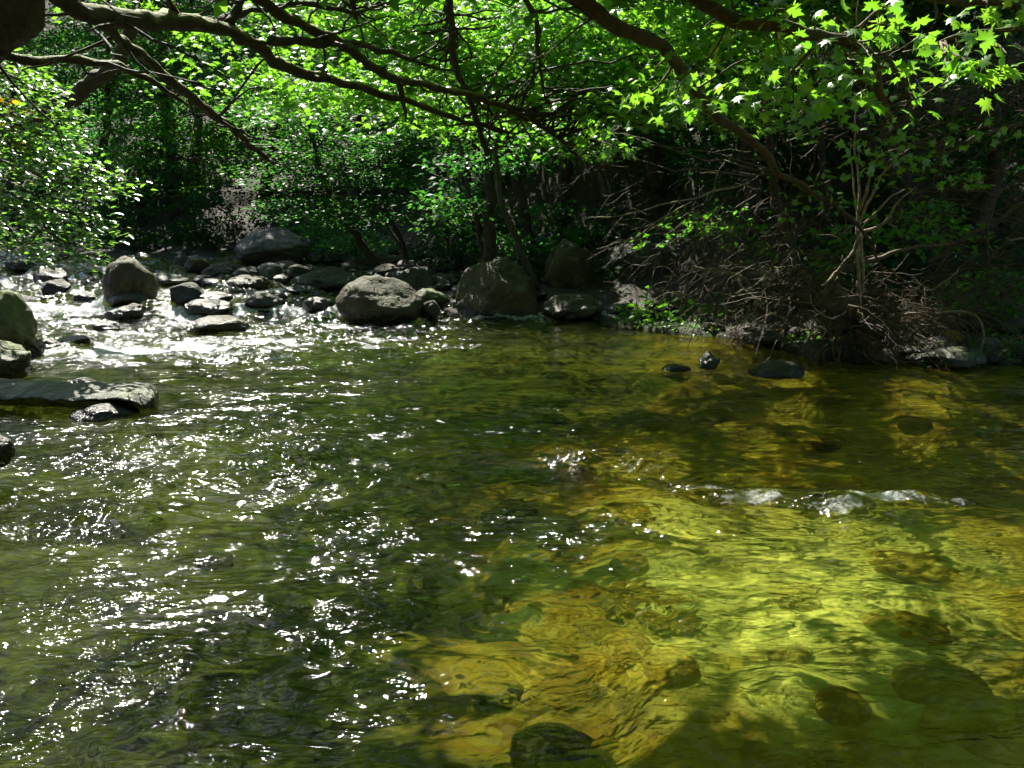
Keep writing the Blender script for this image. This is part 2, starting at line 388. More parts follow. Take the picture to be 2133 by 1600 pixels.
# where the current breaks: (photo px of the spot, radii in m along x / y, height); the riffle's white also paints sun glints
rap = sstep(11.3, 12.4, WY)
run = sstep(8.0, 9.4, WY) * (1 - rap) * sstep(0.3, -1.9, WX)
near = 1 - sstep(5.0, 8.5, WY)
turb = 0.42 + 0.75 * near + 2.3 * run + 1.7 * rap
turb += 0.12 * near * sstep(0.5, -1.0, WX)
smooth_right = 1 - .45 * near * sstep(-.1, .7, WX)
BREAK = [  # px, py, rx(m), ry(m), height(m), foam
    (1450, 1010, .25, .09, .022, .62), (1560, 1036, .26, .09, .03, .8), (1735, 1056, .2, .1, .03, .8), (1840, 1042, .28, .09, .03, .84), (1960, 1050, .26, .07, .02, .66), (1330, 985, .25, .09, .025, .45), (1650, 1045, .22, .16, .035, .0), (1210, 968, .22, .1, .06, .6),
    (1350, 985, .3, .12, .04, .4), (800, 1015, .3, .08, .03, .15), (1010, 955, .32, .12, .04, .05), (520, 985, .4, .14, .05, .2), (620, 960, .25, .08, .05, .1),
    (340, 940, .35, .1, .05, .1), (280, 925, .3, .08, .04, .2), (200, 1080, .3, .12, .04, .1), (1420, 1080, .4, .16, .04, .0),
    (1330, 1270, .3, .12, .03, .0), (1100, 1290, .16, .1, .03, .0), (1800, 1260, .3, .06, .02, .15), (420, 1390, .2, .06, .025, .0), (1000, 1400, .2, .1, .025, .0)]
brk = np.zeros_like(WX)
for (px, py, rx, ry, hh, fo) in BREAK:
    d = at(px, py, 1.0) - CAM; c0 = CAM + d * (-CAM_H / d[2])
    brk = np.maximum(brk, (.5 + fo) * np.exp(-(((WX - c0[0]) / (rx * 1.25)) ** 2 + ((WY - c0[1] + ry * .5) / (ry * 2.0)) ** 2)))
turb = turb + 1.3 * brk; smooth_right = np.maximum(smooth_right, np.minimum(brk, 1))
z = water_level(WX, WY)
warp = 0.35 * noise2(WX, WY, 0.8, off=1.0, octs=2)
fx, fy = WX + warp, WY + 0.25 * noise2(WX, WY, 0.7, off=5.0)
str_ = 0.75
w = 0.020 * noise2(fx, fy, 1.5 * str_, 2.1, 2.0) * (0.5 + turb * .5)
w += 0.0110 * noise2(fx, fy, 3.6 * str_, 5.2, 7.0) * turb
w += 0.0062 * (1 - 2 * np.abs(noise2(fx, fy, 7.0 * str_, 9.5, 11.0))) * turb * smooth_right
w += 0.0024 * (1 - 2 * np.abs(noise2(fx + w * 3, fy, 14 * str_, 19, 4.0))) * turb * smooth_right
z = z + w
foam_glint = np.zeros_like(z)
for (px, py, rx, ry, hh, fo) in BREAK:
    k = F * 1.0; d = at(px, py, 1.0) - CAM; t = -CAM_H / d[2]; c0 = CAM + d * t
    g = np.exp(-(((WX - c0[0]) / rx) ** 2 + ((WY - c0[1] - 0.15 * (WX - c0[0]) ** 2) / ry) ** 2))
    z += hh * g + 0.3 * hh * g * noise2(WX, WY, 9, 14, px * .01, 3)
    foam_glint = np.maximum(foam_glint, fo * np.exp(-(((WX - c0[0]) / rx) ** 2 + ((WY - c0[1] + ry * .6) / (ry * 1.1)) ** 2)))
# rapids: steps, boils, white water
rx_ = noise2(WX, WY, 1.3, 1.7, 21.0, 4)
z += rap * 0.13 * rx_ + rap * 0.035 * noise2(WX, WY, 4.5, 6, 31.0, 3) + run * 0.035 * noise2(WX, WY, 1.8, 3.0, 23.0, 4)
fm = noise2(WX, WY, 1.6, 2.6, 41.0, 4)
foam_glint = np.maximum(foam_glint, rap * np.clip(0.20 + 1.1 * fm + 0.45 * (1 - sstep(12.2, 13.4, WY)), 0, 1))
foam_glint = np.maximum(foam_glint, run * np.clip(0.30 + 0.9 * fm, 0, 1) * 0.95)
foam_glint = np.maximum(foam_glint, np.exp(-((WY - 9.65 - .2 * (WX + 3.5)) / .95) ** 2) * sstep(-1.9, -2.6, WX) * np.clip(.95 + .75 * fm, 0, 1))  # white band, partly painting the sun glare below the rapids
pool_edge = sstep(10.9, 11.6, WY) * (1 - sstep(11.9, 12.6, WY)) * sstep(0.2, -1.3, WX)
foam_glint = np.maximum(foam_glint, pool_edge * np.clip(0.45 + 0.7 * fm, 0, 1))
i2 = (np.arange(nr - 1)[:, None] * nc + np.arange(nc - 1)[None]).ravel()
wq = np.stack([i2, i2 + 1, i2 + nc + 1, i2 + nc], 1)
wq = wq[(z - terrain(WX, WY) > -0.25)[wq].any(1)]
used, inv = np.unique(wq, return_inverse=True)
wme = np_mesh('water', np.stack([WX, WY, z], 1)[used], [inv.reshape(wq.shape)])
at_ = wme.attributes.new('foam_glint', 'FLOAT', 'POINT'); at_.data.foreach_set('value', foam_glint[used].astype(np.float32))
at2 = wme.attributes.new('chop', 'FLOAT', 'POINT'); at2.data.foreach_set('value', np.clip(turb[used] / 2, 0, 1.4).astype(np.float32))

m, nt, out = new_mat('stream_water')
tc = N(nt, 'ShaderNodeTexCoord').outputs['Object']
mp = N(nt, 'ShaderNodeMapping'); mp.inputs['Scale'].default_value = (0.5, 1.1, 1.0); mp.inputs['Rotation'].default_value = (0, 0, R(-14)); nt.links.new(tc, mp.inputs['Vector'])
v = mp.outputs[0]
a1 = noise_node(nt, v, 16, 2, 0.5, 0.8); a2 = noise_node(nt, v, 55, 2, 0.5, 0.3)
chop = N(nt, 'ShaderNodeAttribute', attribute_name='chop').outputs['Fac']
gust = maprange(nt, noise_node(nt, v, 2.6, 3, 0.55, 0.6), 0.35, 0.68, 0.4, 1.9)
h = mathn(nt, 'MULTIPLY', mathn(nt, 'MULTIPLY', mathn(nt, 'ADD', a1, mathn(nt, 'MULTIPLY', a2, 0.2)), mathn(nt, 'ADD', mathn(nt, 'MULTIPLY', chop, 0.8), 0.25)), gust)
b = N(nt, 'ShaderNodeBump'); b.inputs['Strength'].default_value = 1.0; b.inputs['Distance'].default_value = 0.026
nt.links.new(h, b.inputs['Height']); nrm = b.outputs[0]
WATER_TINT = (0.84, 0.915, 0.50, 1)
rf = N(nt, 'ShaderNodeBsdfRefraction'); rf.inputs['IOR'].default_value = 1.33; rf.inputs['Roughness'].default_value = 0.0; rf.inputs[0].default_value = WATER_TINT
tr = N(nt, 'ShaderNodeBsdfTransparent'); tr.inputs[0].default_value = WATER_TINT
body = N(nt, 'ShaderNodeMixShader'); body.inputs[0].default_value = 0.55
nt.links.new(tr.outputs[0], body.inputs[1]); nt.links.new(rf.outputs[0], body.inputs[2])
gl = N(nt, 'ShaderNodeBsdfGlossy'); nt.links.new(maprange(nt, noise_node(nt, v, 3.7, 3, 0.6), 0.35, 0.65, 0.045, 0.12), gl.inputs['Roughness']); nt.links.new(nrm, gl.inputs['Normal'])
fr = N(nt, 'ShaderNodeFresnel'); fr.inputs['IOR'].default_value = 1.33; nt.links.new(nrm, fr.inputs['Normal'])
mx = N(nt, 'ShaderNodeMixShader'); nt.links.new(fr.outputs[0], mx.inputs[0]); nt.links.new(body.outputs[0], mx.inputs[1]); nt.links.new(gl.outputs[0], mx.inputs[2])
fa = N(nt, 'ShaderNodeAttribute', attribute_name='foam_glint').outputs['Fac']
fn = noise_node(nt, tc, 9, 6, 0.7, 1.2); fn2 = noise_node(nt, tc, 45, 4, 0.65)
fmix = mathn(nt, 'ADD', mathn(nt, 'MULTIPLY', fn, 0.7), mathn(nt, 'MULTIPLY', fn2, 0.3))
fmask = maprange(nt, mathn(nt, 'ADD', fa, mathn(nt, 'MULTIPLY', mathn(nt, 'SUBTRACT', fmix, 0.5), 2.2)), 0.5, 1.05, 0, 0.85)
fd = N(nt, 'ShaderNodeBsdfPrincipled'); fd.inputs['Base Color'].default_value = (0.72, 0.76, 0.78, 1); fd.inputs['Roughness'].default_value = 0.35
fb = N(nt, 'ShaderNodeBump'); fb.inputs['Strength'].default_value = 1.0; fb.inputs['Distance'].default_value = 0.03; nt.links.new(fmix, fb.inputs['Height']); nt.links.new(fb.outputs[0], fd.inputs['Normal'])
ft = N(nt, 'ShaderNodeBsdfTranslucent'); ft.inputs[0].default_value = (0.8, 0.84, 0.86, 1); nt.links.new(fb.outputs[0], ft.inputs['Normal'])
fmx = N(nt, 'ShaderNodeMixShader'); fmx.inputs[0].default_value = 0.45; nt.links.new(fd.outputs[0], fmx.inputs[1]); nt.links.new(ft.outputs[0], fmx.inputs[2])
mf = N(nt, 'ShaderNodeMixShader'); nt.links.new(fmask, mf.inputs[0]); nt.links.new(mx.outputs[0], mf.inputs[1]); nt.links.new(fmx.outputs[0], mf.inputs[2])
nt.links.new(mf.outputs[0], out.inputs[0]); M['water'] = m
wo_ = tag(link('water', wme, m), kind='structure'); wo_.cycles.is_caustics_caster = True

# ------------------------------------------------------------------ rocks
def ico(sub):
    bm = bmesh.new(); bmesh.ops.create_icosphere(bm, subdivisions=sub, radius=1.0)
    v = np.array([x.co[:] for x in bm.verts]); f = np.array([[x.index for x in p_.verts] for p_ in bm.faces]); bm.free()
    return v, f
ICO = {k: ico(k) for k in (2, 3, 4, 5)}

def rock_shape(sub, seed, facets=7, rough=0.16, prof=None, boxy=0.0):
    v, f = ICO[sub]; v = v.copy(); r_ = np.random.default_rng(seed)
    if boxy: 
        p_ = 2 + boxy; v /= (np.abs(v) ** p_).sum(1)[:, None] ** (1 / p_)
    for k in range(facets):
        n = r_.normal(size=3); n /= np.linalg.norm(n); d = r_.uniform(0.68, 0.9)
        s = v @ n - d; v -= np.where(s > 0, s * 0.85, 0)[:, None] * n
    v *= (1 + rough * fbm(v * 1.1 + seed * 3.7, 2) + rough * 0.35 * fbm(v * 4 + seed, 4))[:, None]
    if prof is not None:
        x = np.clip(v[:, 0] / np.abs(v[:, 0]).max(), -1, 1)
        e = np.sqrt(np.maximum(1 - x ** 2, 0.04))
        k = np.interp(x, np.linspace(-1, 1, len(prof)), prof) / e
        v[:, 2] = np.where(v[:, 2] > 0, v[:, 2] * k, v[:, 2])
    lo, hi = v.min(0), v.max(0)
    return (v - (lo + hi) / 2) / ((hi - lo) / 2), f

def rock_px(x0, x1, y0, y1, label, mat='rock_grey', name='boulder', zb=None, Y=None, deep=0.3, dep=0.9, seed=None, sub=4, rot=0.0, group=None, cat=None, **kw):
    """stone seen between photo pixels x0..x1, y0 (top)..y1 (waterline / ground)"""
    seed = seed if seed is not None else int(x0 * 7 + y0 * 13) % 9973
    cx = (x0 + x1) / 2
    if Y is None:
        d = at(cx, y1, 1.0) - CAM; Y = 12.0
        for _ in range(30):
            gz = float(water_level(d[0] * Y, Y)) if zb is None else zb
            Y = 0.5 * Y + 0.5 * min((gz - CAM_H) / d[2], 40) if d[2] < 0 else 20
    c = at(cx, y1, Y); top = at(cx, y0, Y)
    depth = (c - CAM) @ FW
    w = (x1 - x0) / F * depth / 2; hh = max(top[2] - c[2], 0.02)
    v, f = rock_shape(sub, seed, **kw)
    H = hh * (1 + deep); dd = w * dep
    c = c + np.array([0, dd * 0.7, 0])
    q = v * np.array([w, dd, H / 2])
    if rot: 
        ca, sa = math.cos(rot), math.sin(rot); q = np.stack([q[:, 0] * ca + q[:, 2] * sa, q[:, 1], -q[:, 0] * sa + q[:, 2] * ca], 1)
    base = c.copy(); base[2] = c[2]
    q[:, 2] += H / 2 - hh * deep
    me = np_mesh(name, q, [f])
    o = link(name, me, M[mat]); o.location = [float(t) for t in base]
    tag(o, label, cat or ('boulder' if name == 'boulder' else 'stone'), group)
    return o
RG = 'stones standing in the rapids'
RB = 'boulders along the far bank'
ROCKS = [
    # rapids, left
    (205, 316, 535, 632, 'dark upright egg-shaped boulder standing tallest in the left rapids', 'rock_brown', 'boulder', dict(prof=[.35, .7, .95, 1, .92, .8, .3], group=RG)),
    (216, 300, 610, 640, 'low flat stone at the foot of the upright boulder in the rapids', 'rock_brown', 'stone', dict(group=RG)),
    (213, 289, 634, 666, 'wedge-shaped wet stone just in front of the upright boulder in the rapids', 'rock_brown', 'stone', dict(prof=[.2, .5, .8, 1, .6], group=RG)),
    (350, 425, 590, 634, 'dark wet stone with water spilling beside it, right of the upright boulder', 'rock_dark', 'stone', dict(group=RG)),
    (376, 474, 610, 634, 'rounded brown cap of the stone behind the black slab in mid rapids', 'rock_brown', 'stone', dict(group=RG)),
    (378, 476, 625, 655, 'black wet slab in the middle of the rapids with a grey rim', 'rock_dark', 'stone', dict(group=RG)),
    (506, 588, 610, 650, 'black wedge-shaped stone above the little cascade', 'rock_dark', 'stone', dict(prof=[.3, .9, 1, .8, .4], group=RG)),
    (380, 505, 662, 698, 'broad olive stone with thin water sliding over it below the rapids', 'rock_brown', 'stone', dict(group=RG)),
    (190, 243, 670, 690, 'small dark stone low in the water left of the broad olive stone', 'rock_dark', 'stone', dict(group=RG)),
    (66, 126, 707, 731, 'brown triangular stone at the left end of the white glitter band', 'rock_brown', 'stone', dict(prof=[.2, .6, 1, .5, .2], group=RG)),
    (110, 190, 702, 722, 'low brown stone awash behind the triangular stone', 'rock_brown', 'stone', dict(group=RG)),
    (56, 132, 560, 589, 'brown stone with a lit top at the upper left of the rapids', 'rock_brown', 'stone', dict(group=RG)),
    (80, 142, 583, 617, 'dark rounded stone in the left rapids under the lit brown one', 'rock_dark', 'stone', dict(group=RG)),
    (150, 200, 608, 634, 'dark stone half under water left of the upright boulder', 'rock_dark', 'stone', dict(group=RG)),
    (155, 203, 558, 580, 'small lit stone behind the upright boulder on its left', 'rock_grey', 'stone', dict(group=RG)),
    (192, 242, 553, 572, 'pale flat stone at the far waterline behind the upright boulder', 'rock_grey', 'stone', dict(group=RG)),
    (312, 385, 569, 596, 'pale grey flat stone touching the right side of the upright boulder', 'rock_pale', 'stone', dict(prof=[.8, 1, .7, .4, .2], group=RG)),
    (0, 60, 540, 567, 'long grey stone at the far left end of the waterline', 'rock_grey', 'boulder', dict(group=RG)),
    (358, 396, 531, 560, 'grey knob-shaped stone on the far waterline beside a dark one', 'rock_grey', 'stone', dict(group=RG)),
    (380, 442, 535, 571, 'tall dark stone with pale shoulder in the far row of stones', 'rock_brown', 'stone', dict(group=RG)),
    (414, 480, 550, 579, 'dark rounded stone with a grey top in the far row', 'rock_grey', 'stone', dict(group=RG)),
    (398, 442, 573, 592, 'small pale stone below the far row of stones', 'rock_grey', 'stone', dict(group=RG)),
    (410, 468, 580, 596, 'small flat pale stone in the riffle below the far row', 'rock_grey', 'stone', dict(group=RG)),
    (475, 547, 556, 583, 'smooth oval grey stone below the great sloping boulder', 'rock_grey', 'stone', dict(group=RG)),
    (458, 552, 575, 608, 'two-lobed wet grey stone in front of the oval stone', 'rock_grey', 'stone', dict(group=RG)),
    (530, 582, 548, 583, 'upright grey cobble right of the oval stone', 'rock_violet', 'stone', dict(group=RG)),
    (556, 622, 544, 572, 'pale low stone right under the great sloping boulder', 'rock_grey', 'stone', dict(group=RG)),
    (588, 648, 551, 584, 'rounded grey stone at the right foot of the great sloping boulder', 'rock_grey', 'stone', dict(group=RG)),
    (565, 602, 573, 591, 'little round pale stone between the oval stone and the whaleback', 'rock_grey', 'stone', dict(group=RG)),
    # big ones
    (480, 648, 474, 560, 'great violet-grey boulder with a sloping back behind the rapids', 'rock_violet', 'boulder', dict(prof=[.3, .85, 1, .95, .78, .5, .2], group=RB, sub=5, deep=.1, seed=21)),
    (600, 748, 558, 608, 'grey whaleback boulder with a smooth lit left flank above the cascade', 'rock_grey', 'boulder', dict(prof=[.15, .6, .95, 1, .85, .7, .4], group=RB, sub=5, facets=3)),
    (692, 876, 577, 674, 'big smooth dome-shaped brown boulder at the pool edge beside the cascade', 'rock_brown', 'boulder', dict(prof=[.35, .8, .98, 1, .92, .7, .3], group=RB, sub=5, facets=2, seed=33, rough=.09)),
    (804, 906, 556, 618, 'dark blocky boulder behind the dome-shaped boulder', 'rock_dark', 'boulder', dict(prof=[.3, .8, 1, .95, .8, .5], group=RB)),
    (853, 937, 603, 642, 'mossy oval stone wedged right of the dome-shaped boulder', 'rock_moss', 'stone', dict(group=RB)),
    (874, 917, 627, 668, 'small dark stone with trickles of water on both sides', 'rock_dark', 'stone', dict(group=RB)),
    (941, 1132, 538, 664, 'largest brown boulder with a hollow in its face, slim trunk rising behind', 'rock_brown', 'boulder', dict(prof=[.35, .72, .88, 1, 1, .93, .55], group=RB, sub=5, facets=9, seed=50, boxy=1.0)),
    (1128, 1262, 500, 618, 'tall dark brown boulder right of the leaning trunk', 'rock_brown', 'boulder', dict(prof=[.4, .85, .95, 1, .95, .9, .5], group=RB, sub=5, Y=13.2, facets=5, boxy=1.0)),
    (1131, 1260, 614, 664, 'grey oval stone with pitted face at the water, below the tall dark boulder', 'rock_grey', 'boulder', dict(prof=[.3, .85, 1, .98, .8, .35], group=RB, sub=5)),
    (1254, 1328, 622, 662, 'grey angular stone with a crack, right of the pitted oval stone', 'rock_grey', 'stone', dict(prof=[.3, .7, .95, 1, .6], group=RB)),
    (1258, 1440, 495, 610, 'broad dark boulder hidden behind hanging twigs on the right bank', 'rock_dark', 'boulder', dict(group=RB, sub=5, Y=13.4)),
    (1310, 1372, 650, 672, 'sunlit yellow-green stone at the waterline', 'rock_pale', 'stone', dict(group=RB)),
    (1343, 1378, 631, 643, 'little pale stone higher up behind the sunlit yellow-green stone', 'rock_grey', 'stone', dict(group=RB, Y=11.9)),
    (1369, 1412, 636, 654, 'small grey stone on the mossy strip of the right bank', 'rock_grey', 'stone', dict(group=RB, Y=11.6)),
    (705, 752, 545, 573, 'pale angular stone on the bank behind the whaleback', 'rock_grey', 'stone', dict(group=RB)),
    (632, 672, 516, 545, 'violet-grey stone leaning on the right end of the great sloping boulder', 'rock_violet', 'stone', dict(group=RB, Y=17.5)),
    (583, 662, 597, 619, 'dark stone with water pouring round it above the cascade', 'rock_dark', 'stone', dict(group=RG)),
    (630, 692, 619, 648, 'dark wet stone in the cascade, left of the dome-shaped boulder', 'rock_dark', 'stone', dict(group=RG)),
    (910, 947, 588, 608, 'small mossy stone at the left shoulder of the largest boulder', 'rock_moss', 'stone', dict(group=RB)),
    (880, 935, 568, 592, 'dark round stone above the trickle', 'rock_dark', 'stone', dict(group=RB)),
    # right bank water edge
    (1458, 1503, 732, 766, 'peaked wet stone with a white top in the right shallows', 'rock_moss', 'stone', dict(prof=[.2, .6, 1, .6, .3], deep=.6)),
    (1380, 1445, 752, 772, 'olive stone just breaking the water left of the peaked stone', 'rock_brown', 'stone', dict(deep=1.0)),
    (1568, 1688, 757, 787, 'flat wet stone with a sunlit pale left half and mossy right half', 'rock_grey', 'stone', dict(prof=[.25, .8, 1, .95, .8, .4], deep=.8)),
    (1552, 1645, 680, 720, 'long mossy stone sloping into the water under the twigs', 'rock_moss', 'stone', dict(prof=[.1, .4, .7, .9, 1], deep=.5)),
    (1675, 1760, 708, 748, 'sunlit mossy stone below the root mass, pale on top', 'rock_moss', 'stone', dict(deep=.5)),
    (1925, 2072, 730, 766, 'flat dark mossy stone at the water on the far right', 'rock_moss', 'boulder', dict(prof=[.2, .7, .95, 1, .8, .5], deep=.5)),
    (1962, 2024, 690, 735, 'ochre stone behind the flat dark mossy stone', 'rock_amber', 'stone', dict(Y=9.6)),
    (2020, 2150, 652, 722, 'big slanted olive slab leaning on the right bank', 'rock_brown', 'boulder', dict(prof=[.3, 1, .9, .75, .6, .4], Y=10.2)),
    (1165, 1250, 948, 990, 'stone barely breaking the surface in mid stream, water curling over it', 'rock_amber', 'stone', dict(deep=1.4, zb=-.02)),
    # left foreground
    (-90, 58, 607, 742, 'mossy round boulder cut by the left edge of the picture', 'rock_moss', 'boulder', dict(Y=9.0, sub=5)),
    (-60, 56, 694, 782, 'golden mossy stone leaning down to the water at the left edge', 'rock_moss', 'boulder', dict(Y=7.8, prof=[1, 1, .9, .7, .45, .25])),
    (130, 268, 848, 874, 'rounded wet stone tucked under the end of the pale slab', 'rock_grey', 'stone', dict(deep=.6, prof=[.2, .6, .95, 1, .7, .3])),
    (128, 212, 794, 822, 'thin tilted stone poking up behind the pale slab', 'rock_grey', 'stone', dict(prof=[.7, 1, .8, .5, .2], deep=.6)),
    (-80, 12, 900, 975, 'dark stone at the left edge nearer than the slab', 'rock_dark', 'stone', dict(Y=4.7)),
]
for r_ in ROCKS:
    o = rock_px(r_[0], r_[1], r_[2], r_[3], r_[4], r_[5], r_[6], **r_[7])
    if 'awash in the white' in r_[4]: o.location.z -= .075
    if 'just breaking the water' in r_[4]: o.location.z -= .04
    if 'barely breaking' in r_[4]: o.location.z -= .075

# the flat pale slab in the left foreground: undercut beam of rock
def slab():
    A, B = at(-160, 838, 6.9), at(316, 838, 6.6)
    n = 60; t = np.linspace(0, 1, n)
    ctr = A + (B - A) * t[:, None]
    upper = np.interp(t, [0, .3, .6, .8, .93, 1], [800, 807, 815, 814, 817, 838]); lower = np.interp(t, [0, .5, .8, .95, 1], [890, 872, 866, 862, 846])
    rings = []
    for k in range(n):
        Yk = ctr[k, 1]; px = -160 + 476 * t[k]
        zt, zl = at(px, upper[k], Yk)[2], at(px, lower[k], Yk)[2]
        d = 0.42 * (1 if t[k] < .9 else math.sqrt(max(1 - ((t[k] - .9) / .1) ** 2, 0.05)))
        top = [(-.35, zt - .03), (-.1, zt), (.35, zt + .025), (.8, zt + .015), (1.0, zt - .05)]
        bot = [(.9, zl), (.6, zl - .04), (.35, zl), (.05, (zt + zl) / 2 + .02), (-.30, zt - .06)]
        rings += [(ctr[k, 0], Yk + a * d, zz) for a, zz in top + bot]
    V = np.array(rings); V = V + 0.03 * np.stack([fbm(V * 5 + 3, 4), fbm(V * 5 + 9, 4), fbm(V * 6 + 1, 4) * .9], 1)
    s = 10; i = np.arange(n - 1)[:, None] * s; j = np.arange(s)[None]
    q = np.stack([i + j, i + (j + 1) % s, i + s + (j + 1) % s, i + s + j], -1).reshape(-1, 4)
    me = np_mesh('slab', V - A, [q, np.array([[(n - 1) * s + k for k in range(s)]])])
    o = link('rock_slab', me, M['rock_pale']); o.location = [float(c) for c in A]
    md = o.modifiers.new('sub', 'SUBSURF'); md.levels = md.render_levels = 2
    tag(o, 'long flat pale slab with an undercut dark side, reaching in from the left', 'slab')
slab()

# cobbles: on the shaded far bank and, submerged, over the bed
COB = [link_ for link_ in ()]
cob_mesh = []
for k in range(8):
    v, f = rock_shape(3, 400 + k, facets=5, rough=0.14)
    for mn in ('rock_grey', 'rock_brown', 'rock_violet'):
        me = np_mesh('cobble', v * np.array([.5, .42, .32]), [f]); me.materials.append(M[mn]); cob_mesh.append(me)
sub_mesh_l, deep_mesh_l = [], []
for k in range(6):
    v, f = rock_shape(3, 500 + k, facets=3, rough=0.12)
    me = np_mesh('submerged_stone', v * np.array([.5, .45, .19]), [f]); me.materials.append(M['bed']); sub_mesh_l.append(me)
    me = me.copy(); me.materials.clear(); me.materials.append(M['rock_moss']); deep_mesh_l.append(me)
r_ = random.Random(8)
def put(meshes, name, x, y, z_, s, label, cat, group):
    o = bpy.data.objects.new(name, r_.choice(meshes)); COL.objects.link(o)
    o.location = (x, y, z_); o.scale = (s * r_.uniform(.8, 1.25), s * r_.uniform(.8, 1.2), s * r_.uniform(.75, 1.15)); o.rotation_euler = (r_.uniform(-.25, .25), r_.uniform(-.25, .25), r_.uniform(0, 6.28))
    if name == 'submerged_stone': o.cycles.is_caustics_receiver = True
    tag(o, label, cat, group)
n_ = 0
while n_ < 215:
    px, Yd = r_.uniform(610, 1120), r_.uniform(12.6, 18.5)
    x = (px - CX) / F * Yd; d = Yd - float(np.interp(x, SHX, SHY))
    if not (-0.5 < d < 2.6): continue
    s = r_.choice([.12, .16, .2, .26, .34]) * (0.8 if d > 1.5 else 1.1)
    put(cob_mesh, 'cobble', x, Yd, float(terrain(np.array([x]), np.array([Yd]))[0]) + s * .1, s, 'small rounded cobble among the loose stones on the shaded far bank', 'cobble', 'cobbles on the far bank'); n_ += 1
n_ = 0
while n_ < 26:
    px, Yd = r_.uniform(0, 640), r_.uniform(12.6, 18.8)
    x = (px - CX) / F * Yd; d = Yd - float(np.interp(x, SHX, SHY))
    if d > .4: continue
    s = r_.choice([.16, .22, .28, .36])
    put(cob_mesh, 'cobble', x, Yd, float(water_level(x, Yd)) - s * .05, s, 'small wet cobble breaking the surface of the left rapids', 'cobble', 'cobbles in the rapids'); n_ += 1
n_ = 0
while n_ < 60:
    px, Yd = r_.uniform(1300, 2250), r_.uniform(8.4, 12.4)
    x = (px - CX) / F * Yd; d = Yd - float(np.interp(x, SHX, SHY))
    if not (-.15 < d < 1.2): continue
    s = r_.choice([.12, .18, .24, .3])
    put(cob_mesh, 'cobble', x, Yd, float(terrain(np.array([x]), np.array([Yd]))[0]) + s * .1, s, 'small stone under the driftwood along the right waterline', 'cobble', 'cobbles under the driftwood'); n_ += 1
n_ = 0
while n_ < 90:
    Yd = r_.uniform(1.9, 9.0); x = r_.uniform(-.55, .6) * Yd
    if Yd - float(np.interp(x, SHX, SHY)) > -.4: continue
    s = r_.choice([.16, .22, .28, .36, .5])
    tzz = float(terrain(np.array([x]), np.array([Yd]))[0])
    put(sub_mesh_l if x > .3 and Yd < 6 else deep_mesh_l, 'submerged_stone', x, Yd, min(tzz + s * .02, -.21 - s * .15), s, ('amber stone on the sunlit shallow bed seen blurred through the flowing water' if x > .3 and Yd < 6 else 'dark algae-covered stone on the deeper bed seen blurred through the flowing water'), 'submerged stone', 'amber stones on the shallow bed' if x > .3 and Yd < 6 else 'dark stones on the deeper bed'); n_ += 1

# ------------------------------------------------------------------ crown gaps shaped to let sunlight through in chosen patches
LIT = [  # photo px centre, radii, strength: sun patches on the stream
    (330, 728, 330, 34, 1.2, 0), (820, 712, 300, 30, 1.0, 0), (330, 760, 280, 25, 1.0, 0), (300, 655, 420, 40, .5, 0), (250, 575, 300, 25, .45, 0),
    (480, 1015, 330, 65, 1.1, 0), (180, 1080, 220, 70, 1.1, 0), (130, 1210, 190, 90, 1.1, 0), (330, 925, 170, 40, 1.0, 0), (350, 850, 110, 32, 1.0, 0), (900, 1100, 330, 90, .75, 0),
    (480, 1300, 420, 120, .85, 0), (300, 1500, 420, 160, .95, 0), (900, 1480, 300, 140, .75, 0), (640, 1190, 300, 60, .7, 0),
    (1420, 1120, 480, 80, 1.4, -.12), (1960, 1060, 330, 80, 1.35, 0), (1640, 1020, 400, 42, 1.35, .08), (1300, 955, 180, 34, 1.0, 0),
    (1230, 1200, 230, 45, .95, 0), (2080, 1310, 120, 45, 1.2, 0), (1880, 1450, 160, 34, .85, -.15), (1130, 1480, 90, 50, .75, 0), (1480, 1265, 150, 22, .7, 0),
    (1430, 775, 130, 22, .9, 0), (1620, 765, 80, 25, 1.2, 0), (1720, 720, 60, 22, 1.1, 0), (1350, 660, 60, 15, 1, 0), (250, 815, 110, 22, 1.1, 0), (1470, 700, 200, 14, .6, 0), (1880, 792, 75, 28, 1.2, .1), (2600, 1300, 420, 220, 1.0, 0), (1960, 760, 110, 25, .9, 0), (1250, 740, 200, 18, .7, 0), (2000, 870, 120, 14, .65, 0), (1200, 880, 260, 22, .65, 0), (1800, 960, 120, 22, .8, 0), (700, 800, 200, 18, .7, 0)]
def lit(P):
    t = P[:, 2] / SUN[2]
    p0 = P - SUN * t[:, None]
    u, v_ = project(p0)
    s = np.zeros(len(P))
    for cx, cy, rx, ry, st_, an in LIT:
        s = np.maximum(s, st_ * blob(u, v_, cx, cy, rx, ry, an))
    s = np.where(p0[:, 1] < 0.8, 0, s)
    n1 = noise2(p0[:, 0], p0[:, 1], 1.5, off=51.0, octs=2); n2 = noise2(p0[:, 0], p0[:, 1], 3.3, off=61.0, octs=2)
    return (s + 0.30 * n1 > 0.52) | (n2 > np.where(p0[:, 1] < 10.5, .50, .64))

